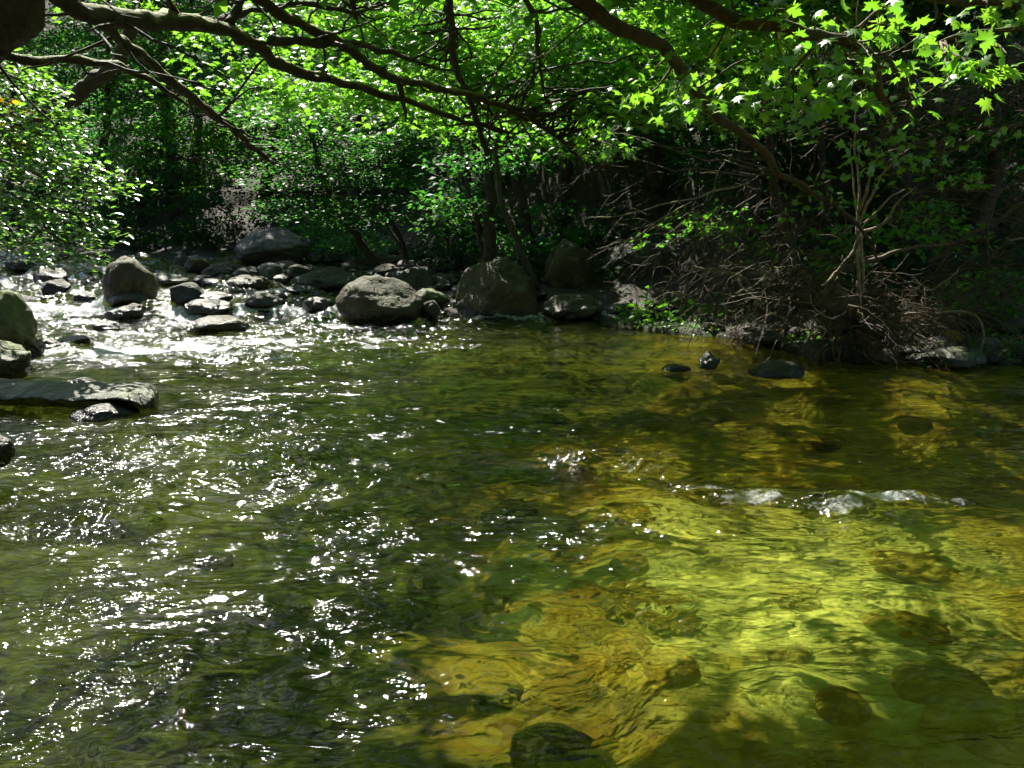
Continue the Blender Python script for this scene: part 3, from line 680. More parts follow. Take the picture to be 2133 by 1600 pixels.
# ------------------------------------------------------------------ leaves
def template(kind):
    if kind == 'quad':
        return np.array([(0, 0, 0), (.3, .5, .07), (0, 1, -.04), (-.3, .5, .07)]), [np.array([[0, 1, 2, 3]])]
    if kind == 'oval':
        v = np.array([(0, 0, 0), (.2, .2, .05), (.29, .48, .07), (.17, .8, .03), (0, 1.05, -.08), (-.17, .8, .03), (-.29, .48, .07), (-.2, .2, .05)])
        return v, [np.array([[0, 1, 2, 3, 4], [4, 5, 6, 7, 0]])]
    tips = [(-100, .44), (-72, .24), (-52, .30), (-35, .28), (-10, .50), (10, .30), (22, .38), (33, .27), (52, .62), (64, .38), (72, .46), (80, .30), (90, .72)]
    pts = [(math.cos(R(a)) * r__, math.sin(R(a)) * r__) for a, r__ in tips]
    pts = pts + [(-x, y) for x, y in pts[-2::-1]]
    pts = [(0, -.02)] + [(x, y) for x, y in pts[1:-1]]
    v = [(0, .0, .05)] + [(x, y, -.22 * (x * x + y * y) - .0) for x, y in pts]
    v = np.array(v); v[:, 2] -= .12 * np.abs(v[:, 0]) ; v[:, 1] += .35
    n = len(pts)
    return v, [np.array([[0, 1 + k, 1 + (k + 1) % n] for k in range(n)])]
TPL = {k: template(k) for k in ('quad', 'oval', 'maple')}

class Leaves:
    def __init__(s): s.P, s.T, s.Nn, s.S, = [], [], [], []
    def spray(s, c, n, rad, size, out=None, tilt=0.5, droop=0.3, flat=0.3):
        """flat drooping spray of leaves round c; out = horizontal direction the spray points"""
        c = np.asarray(c, float)
        a = rng.uniform(0, 2 * np.pi, n); r__ = rad * np.sqrt(rng.uniform(0, 1, n))
        off = np.stack([np.cos(a) * r__, np.sin(a) * r__, rng.normal(0, rad * flat * .5, n) - droop * r__ * r__ / max(rad, .01)], 1)
        T = np.stack([np.cos(a), np.sin(a), np.full(n, -.25)], 1) + rng.normal(0, .5, (n, 3))
        if out is not None: T = T + np.asarray(out) * 1.2
        Nn = np.array([0, 0, 1.0]) + rng.normal(0, tilt, (n, 3))
        s.P.append(c + off); s.T.append(T); s.Nn.append(Nn); s.S.append(size * rng.uniform(.65, 1.25, n))
    def arrays(s):
        return [np.concatenate(x) for x in (s.P, s.T, s.Nn, s.S)]
    def build(s, name, mat, parent, kind, cull=1.0, mask=None):
        if not s.P: return None
        P, T, Nn, S = s.arrays()
        keep = np.ones(len(P), bool)
        if cull > 0: keep &= ~(lit(P) & (rng.uniform(size=len(P)) < cull))
        if mask is not None: keep &= mask(P)
        P, T, Nn, S = P[keep], T[keep], Nn[keep], S[keep]
        if not len(P): return None
        Nn /= np.linalg.norm(Nn, axis=1)[:, None]
        T -= Nn * (T * Nn).sum(1)[:, None]; T /= np.maximum(np.linalg.norm(T, axis=1), 1e-6)[:, None]
        B = np.cross(T, Nn)
        tv_, tf = TPL[kind]; k = len(tv_)
        V = P[:, None] + S[:, None, None] * (tv_[None, :, 0, None] * B[:, None] + tv_[None, :, 1, None] * T[:, None] + tv_[None, :, 2, None] * Nn[:, None])
        o_ = np.arange(len(P)) * k
        fl = [(f[None] + o_[:, None, None]).reshape(-1, f.shape[1]) for f in tf]
        return link(name, np_mesh(name, V.reshape(-1, 3), fl, smooth=False), mat, parent)

def tree(name, label, trunk, r0, r1, clumps, leafmat, size=.1, kind='quad', per=60, bark='bark_dark', cat='tree', group=None, spr=.5, cull=1.0, seed=0, droop=.3, tilt=.5, extra=(), flat=.3):
    """trunk: list of world points; clumps: ellipsoids (centre, radii, number of sprays)"""
    trunk = [np.asarray(p_, float) for p_ in trunk]
    root = empty(name, trunk[0]); tag(root, label, cat, group)
    path = smooth_path(trunk, max(14, len(trunk) * 7), wob=r0 * .8, seed=seed)
    tb = Tubes(); tb.add(path, [r0 * 1.35, r0, (r0 + r1) / 2, r1], 8, rough=.25, seed=seed); tb.build('trunk', M[bark], root)
    br = Tubes(); lv = Leaves(); nb = 0
    for (c, rad, n) in clumps:
        c = np.asarray(c, float); rad = np.asarray(rad, float)
        # one limb per ellipsoid, sprays leave it
        i0 = int(np.argmin(np.linalg.norm(path - (c - np.array([0, 0, rad[2] * .6])), axis=1))); i0 = min(max(i0, 3), len(path) - 2)
        limb = smooth_path([path[i0], (path[i0] + c) / 2 + np.array([0, 0, .12 * np.linalg.norm(c - path[i0])]), c], 9, wob=.05, seed=seed + nb)
        rl = max(.012, r1 * .7); br.add(limb, [rl, rl * .4], 5); nb += 1
        for k in range(n):
            u = rng.normal(size=3); u /= np.linalg.norm(u); u *= rng.uniform(.45, 1) ** .6
            q = c + u * rad
            out_ = (q - path[i0]); out_[2] = 0; out_ = out_ / max(np.linalg.norm(out_), .1)
            lv.spray(q, per, spr * rng.uniform(.7, 1.3), size * rng.uniform(.75, 1.2), out_, droop=droop, tilt=tilt, flat=flat)
            if k % 2 == 0:
                j = rng.integers(3, 9); br.add(smooth_path([limb[j], (limb[j] + q) / 2 + np.array([0, 0, .1]), q], 6, wob=.06, seed=seed + k), [rl * .45, .004], 4); nb += 1
    for e in extra: br.add(smooth_path(e[0], 12, wob=.03, seed=seed + 5), e[1], 5); nb += 1
    if nb: br.build('branches', M[bark], root)
    lv.build('crown', M[leafmat], root, kind, cull)
    return root

def ellpx(cx, cy, rx, ry, Y, n, dy=None):
    c = at(cx, cy, Y); k = Y / F / math.cos(PITCH)
    return (c, (rx * k, (dy if dy is not None else rx * k * .8), ry * k), n)
def gz(x, Y): return float(terrain(np.array([x]), np.array([Y]))[0])
def foot(px, Y):
    x = (px - CX) / F * Y; return np.array([x, Y, gz(x, Y) - .05])

# ---- hillside wood behind the stream
WOOD = [ # foot px, Y, top px, top py, crown ellipses (cx,cy,rx,ry,n), leaf, label
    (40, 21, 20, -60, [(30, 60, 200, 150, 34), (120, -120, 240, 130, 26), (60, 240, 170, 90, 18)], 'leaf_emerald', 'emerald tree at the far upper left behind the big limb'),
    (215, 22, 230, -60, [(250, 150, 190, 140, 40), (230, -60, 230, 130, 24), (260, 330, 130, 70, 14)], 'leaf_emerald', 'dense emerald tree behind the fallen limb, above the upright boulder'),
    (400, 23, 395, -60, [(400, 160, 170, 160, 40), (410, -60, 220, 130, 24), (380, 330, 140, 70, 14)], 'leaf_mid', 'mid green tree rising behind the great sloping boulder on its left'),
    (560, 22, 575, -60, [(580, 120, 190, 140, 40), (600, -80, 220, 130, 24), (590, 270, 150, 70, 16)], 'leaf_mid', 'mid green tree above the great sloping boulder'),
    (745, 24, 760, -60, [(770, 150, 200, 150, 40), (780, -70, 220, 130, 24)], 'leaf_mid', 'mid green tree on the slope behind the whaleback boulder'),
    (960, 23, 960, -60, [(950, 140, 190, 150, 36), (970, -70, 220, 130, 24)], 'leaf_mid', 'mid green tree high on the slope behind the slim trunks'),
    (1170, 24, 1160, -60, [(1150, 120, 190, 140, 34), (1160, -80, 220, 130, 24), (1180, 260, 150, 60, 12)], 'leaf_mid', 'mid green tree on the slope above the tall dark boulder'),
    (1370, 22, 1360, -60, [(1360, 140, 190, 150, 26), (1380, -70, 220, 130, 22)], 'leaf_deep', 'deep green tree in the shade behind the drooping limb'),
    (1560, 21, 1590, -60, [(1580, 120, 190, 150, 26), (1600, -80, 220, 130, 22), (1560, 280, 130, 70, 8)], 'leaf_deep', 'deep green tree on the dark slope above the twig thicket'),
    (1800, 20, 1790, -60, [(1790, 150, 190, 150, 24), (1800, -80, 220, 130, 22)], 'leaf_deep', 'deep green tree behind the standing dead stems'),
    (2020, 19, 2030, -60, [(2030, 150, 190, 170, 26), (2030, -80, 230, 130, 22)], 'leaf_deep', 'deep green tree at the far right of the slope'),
]
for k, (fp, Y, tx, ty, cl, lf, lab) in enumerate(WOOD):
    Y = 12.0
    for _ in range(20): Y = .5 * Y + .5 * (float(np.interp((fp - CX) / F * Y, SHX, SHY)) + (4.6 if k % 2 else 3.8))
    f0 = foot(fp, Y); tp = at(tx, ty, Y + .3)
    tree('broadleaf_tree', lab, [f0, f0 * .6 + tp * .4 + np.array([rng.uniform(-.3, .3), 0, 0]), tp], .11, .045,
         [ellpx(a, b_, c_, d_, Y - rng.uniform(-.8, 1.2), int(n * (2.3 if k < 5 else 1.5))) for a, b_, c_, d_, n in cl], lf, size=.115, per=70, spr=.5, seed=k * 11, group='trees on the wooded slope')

# ---- nearer understorey trees with layered sprays
tree('layered_tree', 'leaning tree with layered emerald sprays over the great sloping boulder', [foot(792, 16.5), at(745, 490, 16.4), at(700, 430, 16.2), at(660, 330, 16), at(640, 210, 15.8)], .07, .025,
     [ellpx(600, 365, 110, 30, 15.2, 16), ellpx(650, 300, 140, 35, 15.4, 19), ellpx(640, 430, 100, 25, 15.2, 18), ellpx(720, 250, 140, 45, 15.6, 18), ellpx(800, 330, 120, 60, 15.8, 18), ellpx(600, 225, 110, 30, 15.3, 20)],
     'leaf_emerald', size=.10, per=48, spr=.5, seed=201, droop=.25, tilt=.24, flat=.1, group='young trees on the far bank')
tree('layered_tree', 'young tree with a curved double stem and pale green sprays behind the whaleback boulder', [foot(850, 15.8), at(835, 500, 15.8), at(805, 440, 15.8), at(790, 330, 15.6)], .04, .015,
     [ellpx(860, 400, 100, 50, 15.4, 16), ellpx(760, 440, 90, 40, 15.4, 20), ellpx(880, 300, 100, 50, 15.4, 20)], 'leaf_emerald', size=.09, per=46, spr=.48, seed=202, droop=.25, tilt=.25, flat=.1, group='young trees on the far bank',
     extra=[([at(850, 545, 15.8), at(815, 480, 15.9), at(780, 430, 15.9)], [.03, .012])])
tree('slim_tree', 'straight slim dark trunk right behind the largest boulder', [foot(1022, 13.6), at(1018, 470, 13.6), at(1020, 380, 13.6), at(1012, 290, 13.5), at(990, 180, 13.3)], .085, .045,
     [ellpx(980, 330, 110, 40, 13.2, 12), ellpx(940, 430, 70, 30, 13.2, 10)], 'leaf_emerald', size=.09, per=45, spr=.38, seed=203, group='slim trunks behind the largest boulder',
     extra=[([at(1010, 540, 13.7), at(990, 450, 13.8), at(965, 350, 13.8), at(950, 270, 13.9)], [.045, .02]), ([at(1000, 470, 13.7), at(975, 400, 13.8), at(900, 360, 14)], [.02, .006])])
tree('slim_tree', 'slim trunk curving left from behind the largest boulder and forking high up', [foot(1118, 12.9), at(1112, 585, 12.6), at(1075, 500, 12.6), at(1045, 420, 12.7), at(1035, 350, 12.8), at(1030, 260, 12.8)], .05, .03,
     [ellpx(1060, 250, 90, 40, 12.4, 10)], 'leaf_mid', size=.1, per=40, spr=.4, seed=204, group='slim trunks behind the largest boulder')
tree('slim_tree', 'thick dark trunk leaning slightly left behind the tall dark boulder', [foot(1105, 14.8), at(1095, 460, 14.8), at(1075, 370, 14.7), at(1055, 290, 14.6), at(1050, 200, 14.5)], .085, .05,
     [ellpx(1090, 230, 100, 40, 14.2, 12)], 'leaf_mid', size=.1, per=40, spr=.4, seed=205, group='slim trunks behind the largest boulder')
tree('slim_tree', 'brown upright trunk standing in the twig thicket', [foot(1640, 11.6), at(1632, 500, 11.6), at(1618, 420, 11.6), at(1608, 330, 11.5), at(1600, 250, 11.5)], .07, .04,
     [ellpx(1600, 190, 90, 40, 11.3, 8)], 'leaf_mid', size=.1, per=30, spr=.4, seed=206, bark='bark_brown', group='trunks on the right bank')
tree('slim_tree', 'pale mottled trunk on the dark slope at upper right', [foot(1506, 15.5), at(1506, 180, 15.5), at(1500, 100, 15.5), at(1508, 40, 15.5), at(1510, -60, 15.5)], .05, .035,
     [ellpx(1490, -60, 120, 50, 15.0, 12)], 'leaf_deep', size=.1, per=40, spr=.4, seed=207, bark='wood_brown', group='trunks on the right bank')
tree('slim_tree', 'thin dark trunk left of the standing dead stems', [foot(1718, 12.6), at(1712, 330, 12.6), at(1700, 240, 12.6), at(1690, 150, 12.5)], .05, .03,
     [ellpx(1700, 100, 100, 40, 12, 8)], 'leaf_mid', size=.1, per=30, spr=.4, seed=208, group='trunks on the right bank')
tree('slim_tree', 'brown leaning trunk on the slope under the big limb at upper left', [foot(-260, 12.5), at(-40, 330, 12.4), at(75, 248, 12.2), at(160, 190, 12), at(240, 130, 11.8), at(300, 20, 11.5)], .11, .08,
     [ellpx(330, -70, 130, 50, 11.4, 10)], 'leaf_mid', size=.12, per=40, spr=.5, seed=209, bark='bark_brown')

# ---- bushes low on the far bank
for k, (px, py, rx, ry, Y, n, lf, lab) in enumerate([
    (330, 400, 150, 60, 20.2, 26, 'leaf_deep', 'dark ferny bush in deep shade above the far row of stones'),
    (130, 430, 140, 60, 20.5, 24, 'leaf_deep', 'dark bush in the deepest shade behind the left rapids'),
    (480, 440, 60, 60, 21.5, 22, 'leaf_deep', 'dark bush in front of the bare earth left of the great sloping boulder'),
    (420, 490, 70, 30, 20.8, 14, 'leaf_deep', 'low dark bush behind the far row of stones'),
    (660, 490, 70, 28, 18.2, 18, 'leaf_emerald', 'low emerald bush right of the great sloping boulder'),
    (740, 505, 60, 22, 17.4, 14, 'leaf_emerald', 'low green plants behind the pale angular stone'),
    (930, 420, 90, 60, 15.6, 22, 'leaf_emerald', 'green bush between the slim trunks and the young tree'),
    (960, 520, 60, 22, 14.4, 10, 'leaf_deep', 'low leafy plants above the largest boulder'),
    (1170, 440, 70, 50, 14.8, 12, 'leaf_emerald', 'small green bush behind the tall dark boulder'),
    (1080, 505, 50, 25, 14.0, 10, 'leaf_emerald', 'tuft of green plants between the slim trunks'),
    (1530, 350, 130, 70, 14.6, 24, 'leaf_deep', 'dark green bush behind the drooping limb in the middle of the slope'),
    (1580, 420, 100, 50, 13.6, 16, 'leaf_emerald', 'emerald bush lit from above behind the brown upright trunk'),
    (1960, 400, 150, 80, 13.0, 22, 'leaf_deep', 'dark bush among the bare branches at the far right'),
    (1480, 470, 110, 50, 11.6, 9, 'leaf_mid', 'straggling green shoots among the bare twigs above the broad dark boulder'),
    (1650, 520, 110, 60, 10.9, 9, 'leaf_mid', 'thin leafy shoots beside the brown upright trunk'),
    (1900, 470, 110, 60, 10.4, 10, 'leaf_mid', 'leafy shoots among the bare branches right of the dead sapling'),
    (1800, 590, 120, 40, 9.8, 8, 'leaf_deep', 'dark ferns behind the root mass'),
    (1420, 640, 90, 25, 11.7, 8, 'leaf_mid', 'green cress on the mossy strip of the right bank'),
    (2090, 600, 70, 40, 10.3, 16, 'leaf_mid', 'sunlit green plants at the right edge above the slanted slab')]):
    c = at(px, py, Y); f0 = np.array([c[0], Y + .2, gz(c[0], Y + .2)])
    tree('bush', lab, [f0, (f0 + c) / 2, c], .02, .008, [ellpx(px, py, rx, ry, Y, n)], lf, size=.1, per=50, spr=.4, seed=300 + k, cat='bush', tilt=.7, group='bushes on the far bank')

# ground cover on the slope (ivy, seedlings) -- nobody could count it
lv = Leaves(); n = 120000
px = rng.uniform(-300, 2500, n); Yg = rng.uniform(11.2, 34, n) ; X = (px - CX) / F * Yg
d = Yg - np.interp(X, SHX, SHY)
pat = noise2(X, Yg, .6, off=71.0, octs=3)
u_, v_ = project(np.stack([X, Yg, terrain(X, Yg)], 1))
bare = np.zeros(n)
for cx, cy, rx, ry in ((490, 440, 60, 70), (930, 490, 70, 35), (1160, 380, 90, 90), (1000, 560, 400, 30), (1450, 600, 200, 40)): bare = np.maximum(bare, blob(u_, v_, cx, cy, rx, ry))
ok = (d > 1.3) & (pat > -.35 + bare * 1.2)
P = np.stack([X, Yg, terrain(X, Yg) + rng.uniform(.02, .28, n)], 1)[ok]
lv.P = [P]; lv.T = [rng.normal(size=(len(P), 3))]; lv.Nn = [np.array([0, -.3, 1.0]) + rng.normal(0, .45, (len(P), 3))]; lv.S = [rng.uniform(.08, .15, len(P)) * (1 + .04 * (P[:, 1] - 14).clip(0))]
o = lv.build('ground_cover', M['leaf_deep'], None, 'quad', 0)
tag(o, 'low ivy and seedlings covering the shaded slope', 'ground cover', kind='stuff')
lv = Leaves(); n = 14000
X = rng.uniform(1.5, 7, n); Yg = rng.uniform(8.4, 12.6, n); d = Yg - np.interp(X, SHX, SHY)
pat = noise2(X, Yg, 1.3, off=77.0, octs=3); ok = (d > -.1) & (d < 1.3) & (pat > .05)
P = np.stack([X, Yg, terrain(X, Yg) + rng.uniform(.0, .06, n)], 1)[ok]
lv.P = [P]; lv.T = [rng.normal(size=(len(P), 3))]; lv.Nn = [np.array([0, -.5, 1.0]) + rng.normal(0, .5, (len(P), 3))]; lv.S = [rng.uniform(.03, .06, len(P))]
tag(lv.build('moss', M['leaf_mid'], None, 'quad', 0), 'green moss and cress on the right waterline', 'moss', kind='stuff')

# ------------------------------------------------------------------ the big tree on the left: trunk beyond the frame, limbs across the top
big = empty('overhanging_tree', at(-260, 700, 6.0)); tag(big, 'big mossy tree leaning in at upper left, its limbs arching over the stream', 'tree')
tb = Tubes(); tb.add(smooth_path([at(-600, 820, 7.0), at(-420, 420, 6.5), at(-160, 120, 5.9), at(-25, 10, 5.6), at(-70, -130, 5.7), at(-330, -420, 6.2), at(-500, -800, 6.6)], 40, wob=.05, seed=3), [.36, .3, .27, .245, .22, .16, .08], 16, rough=.35, seed=4)
tb.build('trunk', M['bark_moss'], big)
LIMBS = [
    ([(-30, -70, 5.65), (60, -50, 5.65), (130, 0, 5.8), (230, 38, 6.1), (340, 45, 6.6), (440, 50, 7.1), (520, 92, 7.5), (600, 138, 8.0), (700, 168, 8.4), (850, 208, 8.9), (960, 250, 9.4), (1060, 277, 9.8)], [.085, .065, .06, .046, .033, .016]),
    ([(330, -120, 6.4), (470, -40, 7.0), (560, 12, 7.4), (650, 58, 7.8), (760, 132, 8.3), (830, 165, 8.6), (920, 180, 8.9), (1010, 205, 9.3), (1100, 250, 9.7), (1180, 300, 10.0), (1215, 345, 10.2)], [.045, .045, .04, .033, .025, .012]),
    ([(218, 42, 6.1), (260, 82, 6.4), (310, 128, 6.8), (400, 205, 7.4), (480, 262, 8.0), (530, 310, 8.4), (562, 332, 8.6)], [.036, .035, .034, .03, .02]),
    ([(-120, 95, 5.9), (0, 113, 6.2), (80, 132, 6.4), (200, 126, 6.8), (290, 152, 7.2), (350, 190, 7.4), (380, 215, 7.6)], [.035, .03, .022, .012]),
    ([(560, 85, 7.4), (640, 90, 7.7), (740, 92, 8.2), (800, 108, 8.5), (870, 130, 8.8), (950, 146, 9.0)], [.035, .03, .025, .01]),
    ([(440, 46, 7.1), (500, 25, 7.6), (620, 8, 8.0), (720, 22, 8.4), (830, 0, 9.0)], [.03, .025, .02, .012]),
    ([(480, 50, 7.3), (500, 0, 7.4), (520, -60, 7.5)], [.04, .03, .02]),
    ([(740, -60, 8.4), (735, 0, 8.5), (742, 38, 8.6)], [.035, .03, .025]),
    ([(930, -60, 9.2), (938, 40, 9.3), (945, 110, 9.4), (965, 170, 9.5), (985, 235, 9.6), (1005, 290, 9.7), (1015, 320, 9.8)], [.036, .033, .03, .02]),
    ([(1075, -40, 8.6), (1108, 30, 8.7), (1118, 100, 8.8), (1125, 160, 8.9), (1140, 215, 9.0)], [.03, .025, .018, .008]),
    ([(830, 165, 8.6), (840, 220, 8.7), (848, 255, 8.8)], [.03, .02, .008]),
    ([(1060, 277, 9.8), (1000, 262, 9.4), (930, 256, 9.2), (918, 215, 9.2), (935, 190, 9.2)], [.016, .012, .008, .005]),
]
limb_paths = []
for k, (pts, rad) in enumerate(LIMBS):
    pa = smooth_path([at(*p_) for p_ in pts], len(pts) * 7, wob=.035, seed=40 + k); limb_paths.append(pa)
    t_ = Tubes(); t_.add(pa, rad, 12, rough=.5, seed=k)
    for j in range(4 if k < 3 else 1):      # broken stubs and knots
        i = int(rng.integers(6, len(pa) - 4)); rr = float(np.interp(i / (len(pa) - 1), np.linspace(0, 1, len(rad)), rad)); dv = rng.normal(size=3) + np.array([.4, 0, .2]); dv /= np.linalg.norm(dv)
        t_.add(smooth_path([pa[i], pa[i] + dv * rr * 1.6, pa[i] + dv * rr * rng.uniform(2, 4)], 6), [rr * .75, rr * .4, rr * .25], 7, rough=.4, seed=j)
    t_.build('limb', M['bark_moss' if k < 4 else 'bark_dark'], big)
tw = Tubes(); lv = Leaves()
for k, pa in enumerate(limb_paths[:10]):
    for j in range(9 if k < 3 else 4):
        i = rng.integers(4, len(pa)); p0 = pa[i]; dv = rng.normal(size=3) * np.array([1, .8, .6]); dv /= np.linalg.norm(dv); L = rng.uniform(.3, .9)
        q = p0 + dv * L; tw.add(smooth_path([p0, (p0 + q) / 2 + rng.normal(0, .05, 3), q], 8, wob=.05, seed=k * 20 + j), [.012, .004], 5)
CAN = [ (1440, 60, 110, 80, 9.2, 30), (1560, 110, 110, 80, 9.0, 26), (1380, 200, 110, 60, 9.4, 26), (1700, 60, 120, 80, 8.6, 22), (1500, 230, 90, 40, 9.2, 12), (760, 200, 150, 50, 11, 30), (960, 240, 130, 40, 11.2, 22), (1150, 40, 200, 80, 10.8, 34), (560, 60, 150, 80, 10.8, 36),  # photo ellipses of sunlit leaves: cx, cy, rx, ry, Y, sprays
    (640, -30, 170, 80, 9.5, 40), (820, 40, 190, 90, 10.0, 55), (1000, 70, 190, 100, 10.2, 58), (1170, 90, 170, 110, 10.2, 45), (1280, 180, 120, 90, 9.8, 36), (900, 160, 170, 55, 10.6, 44), (1080, 210, 140, 45, 10.4, 30), (600, 190, 140, 45, 11.2, 28), (480, 130, 140, 55, 11.5, 18),
    (1330, 40, 110, 80, 9.6, 24), (720, 230, 110, 40, 12, 18), (1200, 290, 80, 25, 10.2, 10), (380, 150, 90, 40, 12, 7), (300, -20, 200, 60, 11, 16)]
for cx, cy, rx, ry, Y, n in CAN:
    c, rad, _ = ellpx(cx, cy, rx, ry, Y, n, dy=.7)
    for k in range(n):
        u = rng.normal(size=3); u /= np.linalg.norm(u); u *= rng.uniform(0, 1) ** .4; q = c + u * rad
        lv.spray(q, 20, rng.uniform(.25, .45), rng.choice([.085, .105, .13]), [.4, -.5, 0], droop=.2, tilt=.42)
        if k % 2 == 0:
            best = min((float(np.linalg.norm(pa - q, axis=1).min()), a) for a, pa in enumerate(limb_paths[:10]) if a != 2)[1]; pa = limb_paths[best]; p0 = pa[int(np.clip(np.argmin(np.linalg.norm(pa - q, axis=1)) - rng.integers(0, 16), 0, len(pa) - 1))]
            if np.linalg.norm(p0 - q) > 1.3: continue
            tw.add(smooth_path([p0, (p0 + q) / 2 + rng.normal(0, .08, 3), q], 9, wob=.08, seed=k + int(cx)), [.014, .004], 5)
tw.build('twigs', M['bark_dark'], big)['kind'] = 'stuff'
lv.build('crown', M['leaf_bright'], big, 'maple', .7)
# unseen leaf sheets added above the frame to shade the pool
up = Leaves(); ub = Tubes()
for (cx, cy, cz, rx, ry, rz, n) in [(-1.6, 7.6, 3.75, 1.4, 1.2, .3, 36), (0.4, 8.0, 3.85, 1.6, 1.3, .3, 60), (-.6, 6.0, 3.4, 1.5, 1.0, .3, 34), (1.0, 6.2, 3.5, 1.2, 1.0, .3, 36), (0.2, 4.6, 3.1, 1.3, .8, .25, 34), (0.75, 5.05, 3.05, .9, .5, .18, 34), (-1.2, 4.9, 3.15, .9, .8, .2, 20)]:
    p0 = np.array([-3.0, 5.9, 5.0]); c = np.array([cx, cy, cz]); ub.add(smooth_path([p0, (p0 + c) / 2 + np.array([0, 0, .4]), c], 14, wob=.1, seed=int(cx * 9)), [.09, .02], 7)
    for k in range(n):
        u = rng.normal(size=3); u /= np.linalg.norm(u); u *= rng.uniform(0, 1) ** .4; up.spray(c + u * np.array([rx, ry, rz]), 60, .6, .16, None, tilt=.5)
ub.build('shade_limbs', M['bark_moss'], big)
up.build('shade_crown', M['leaf_mid'], big, 'quad', 1.0)

# ------------------------------------------------------------------ maple on the right bank with the long drooping limb
mp_ = empty('maple_tree', foot(2300, 7.5)); tag(mp_, 'maple with big lobed leaves whose long limb droops across the upper right', 'tree')
tb = Tubes(); tb.add(smooth_path([foot(2450, 7.0), at(2420, 300, 6.6), at(2300, -150, 6.0), at(2000, -420, 5.6), at(1500, -330, 5.4), at(1180, -20, 5.4)], 40, wob=.05, seed=8), [.2, .18, .14, .11, .08, .06], 12, rough=.3, seed=9)
tb.build('trunk', M['bark_brown'], mp_)
ML = [
    ([(1150, -40, 5.4), (1230, 20, 5.5), (1330, 75, 5.7), (1390, 110, 5.9), (1440, 180, 6.2), (1500, 245, 6.6), (1590, 312, 7.0), (1620, 355, 7.2), (1690, 400, 7.6), (1760, 445, 8.0), (1800, 490, 8.4), (1840, 560, 8.7)], [.05, .044, .036, .029, .025, .02, .01], 'bark_brown'),
    ([(1420, -30, 5.0), (1470, 10, 5.0), (1560, 48, 5.0), (1650, 62, 5.0), (1730, 80, 5.1), (1775, 88, 5.1), (1815, 120, 5.2), (1838, 190, 5.3), (1845, 260, 5.5)], [.035, .035, .03, .028, .015], 'bark_brown'),
    ([(1765, 82, 5.1), (1790, 55, 5.0), (1815, 30, 4.9), (1860, 0, 4.8)], [.012, .01, .007], 'wood_pale'),
    ([(1815, 60, 5.3), (1840, 110, 5.3), (1870, 160, 5.4), (1890, 190, 5.5)], [.018, .014, .008], 'bark_brown'),
    ([(1880, 110, 5.3), (1960, 85, 5.2), (2050, 70, 5.2), (2140, 55, 5.2)], [.008, .01, .016], 'bark_brown'),
    ([(2200, 15, 5.2), (2080, 5, 5.2), (1990, 0, 5.2), (1900, -20, 5.2)], [.03, .025, .02], 'bark_brown'),
    ([(1850, 260, 5.4), (1870, 290, 7.6), (1960, 320, 7.8), (2040, 280, 7.9), (2140, 250, 8.0)], [.006, .012, .014, .016], 'bark_brown'),
]
mpaths = []
for k, (pts, rad, bm_) in enumerate(ML):
    pa = smooth_path([at(*p_) for p_ in pts], len(pts) * 7, wob=.025, seed=80 + k); mpaths.append(pa)
    t_ = Tubes(); t_.add(pa, rad, 9, rough=.25, seed=k); t_.build('limb', M[bm_], mp_)
lv = Leaves(); tw = Tubes()
ML_LEAF = [ # px, py, Y, n, radius m, size
    (1620, 20, 5.0, 8, .22, .14), (1690, 30, 5.0, 9, .2, .14), (1760, 35, 5.0, 8, .2, .14), (1600, 75, 5.1, 9, .2, .13), (1660, 100, 5.1, 9, .22, .13), (1720, 110, 5.2, 8, .2, .13), (1690, 165, 5.3, 9, .22, .13),
    (1760, 165, 5.3, 10, .22, .13), (1640, 170, 5.3, 8, .2, .12), (1730, 205, 5.3, 12, .24, .14), (1790, 200, 5.3, 10, .22, .14), (1650, 215, 5.3, 6, .16, .13), (1840, 50, 5.0, 10, .22, .15), (1900, 45, 5.0, 10, .22, .15),
    (1880, 80, 5.1, 8, .2, .14), (1960, 30, 5.1, 10, .24, .15), (2050, 20, 5.1, 9, .24, .14), (2080, 40, 5.1, 8, .2, .14), (2000, 100, 4.8, 6, .14, .16), (2040, 135, 4.8, 7, .14, .17), (1985, 150, 4.8, 4, .12, .14),
    (1840, 150, 5.4, 8, .2, .13), (1900, 130, 5.4, 8, .2, .13), (2010, 165, 5.2, 5, .12, .14), (1870, 210, 5.6, 7, .2, .12), (1370, 165, 6.0, 10, .2, .13), (1400, 190, 6.0, 14, .2, .13), (1480, 185, 6.2, 12, .22, .13), (1540, 175, 6.2, 9, .18, .13),
    (1560, 130, 6.0, 6, .16, .12), (1440, 200, 6.1, 9, .2, .12), (1350, 195, 6.0, 9, .16, .13), (1850, 290, 7.0, 8, .14, .13), (1840, 320, 7.2, 9, .2, .11), (1780, 330, 7.4, 7, .2, .1), (1900, 330, 7.4, 8, .2, .11), (1960, 335, 7.5, 7, .18, .11), (2000, 370, 7.5, 7, .14, .12),
    (2010, 260, 7.5, 8, .2, .11), (2080, 265, 7.5, 8, .2, .11), (1660, 415, 7.8, 7, .2, .09), (1700, 410, 7.8, 8, .2, .09), (1730, 405, 7.8, 7, .18, .09), (1710, 360, 7.6, 5, .14, .09), (1850, 350, 7.4, 6, .16, .1), (1270, 275, 8.5, 12, .25, .12), (1240, 290, 8.6, 10, .2, .12), (1300, 285, 8.4, 8, .2, .11), (2110, 30, 5.1, 7, .2, .14), (2100, 110, 5.0, 4, .14, .14)]
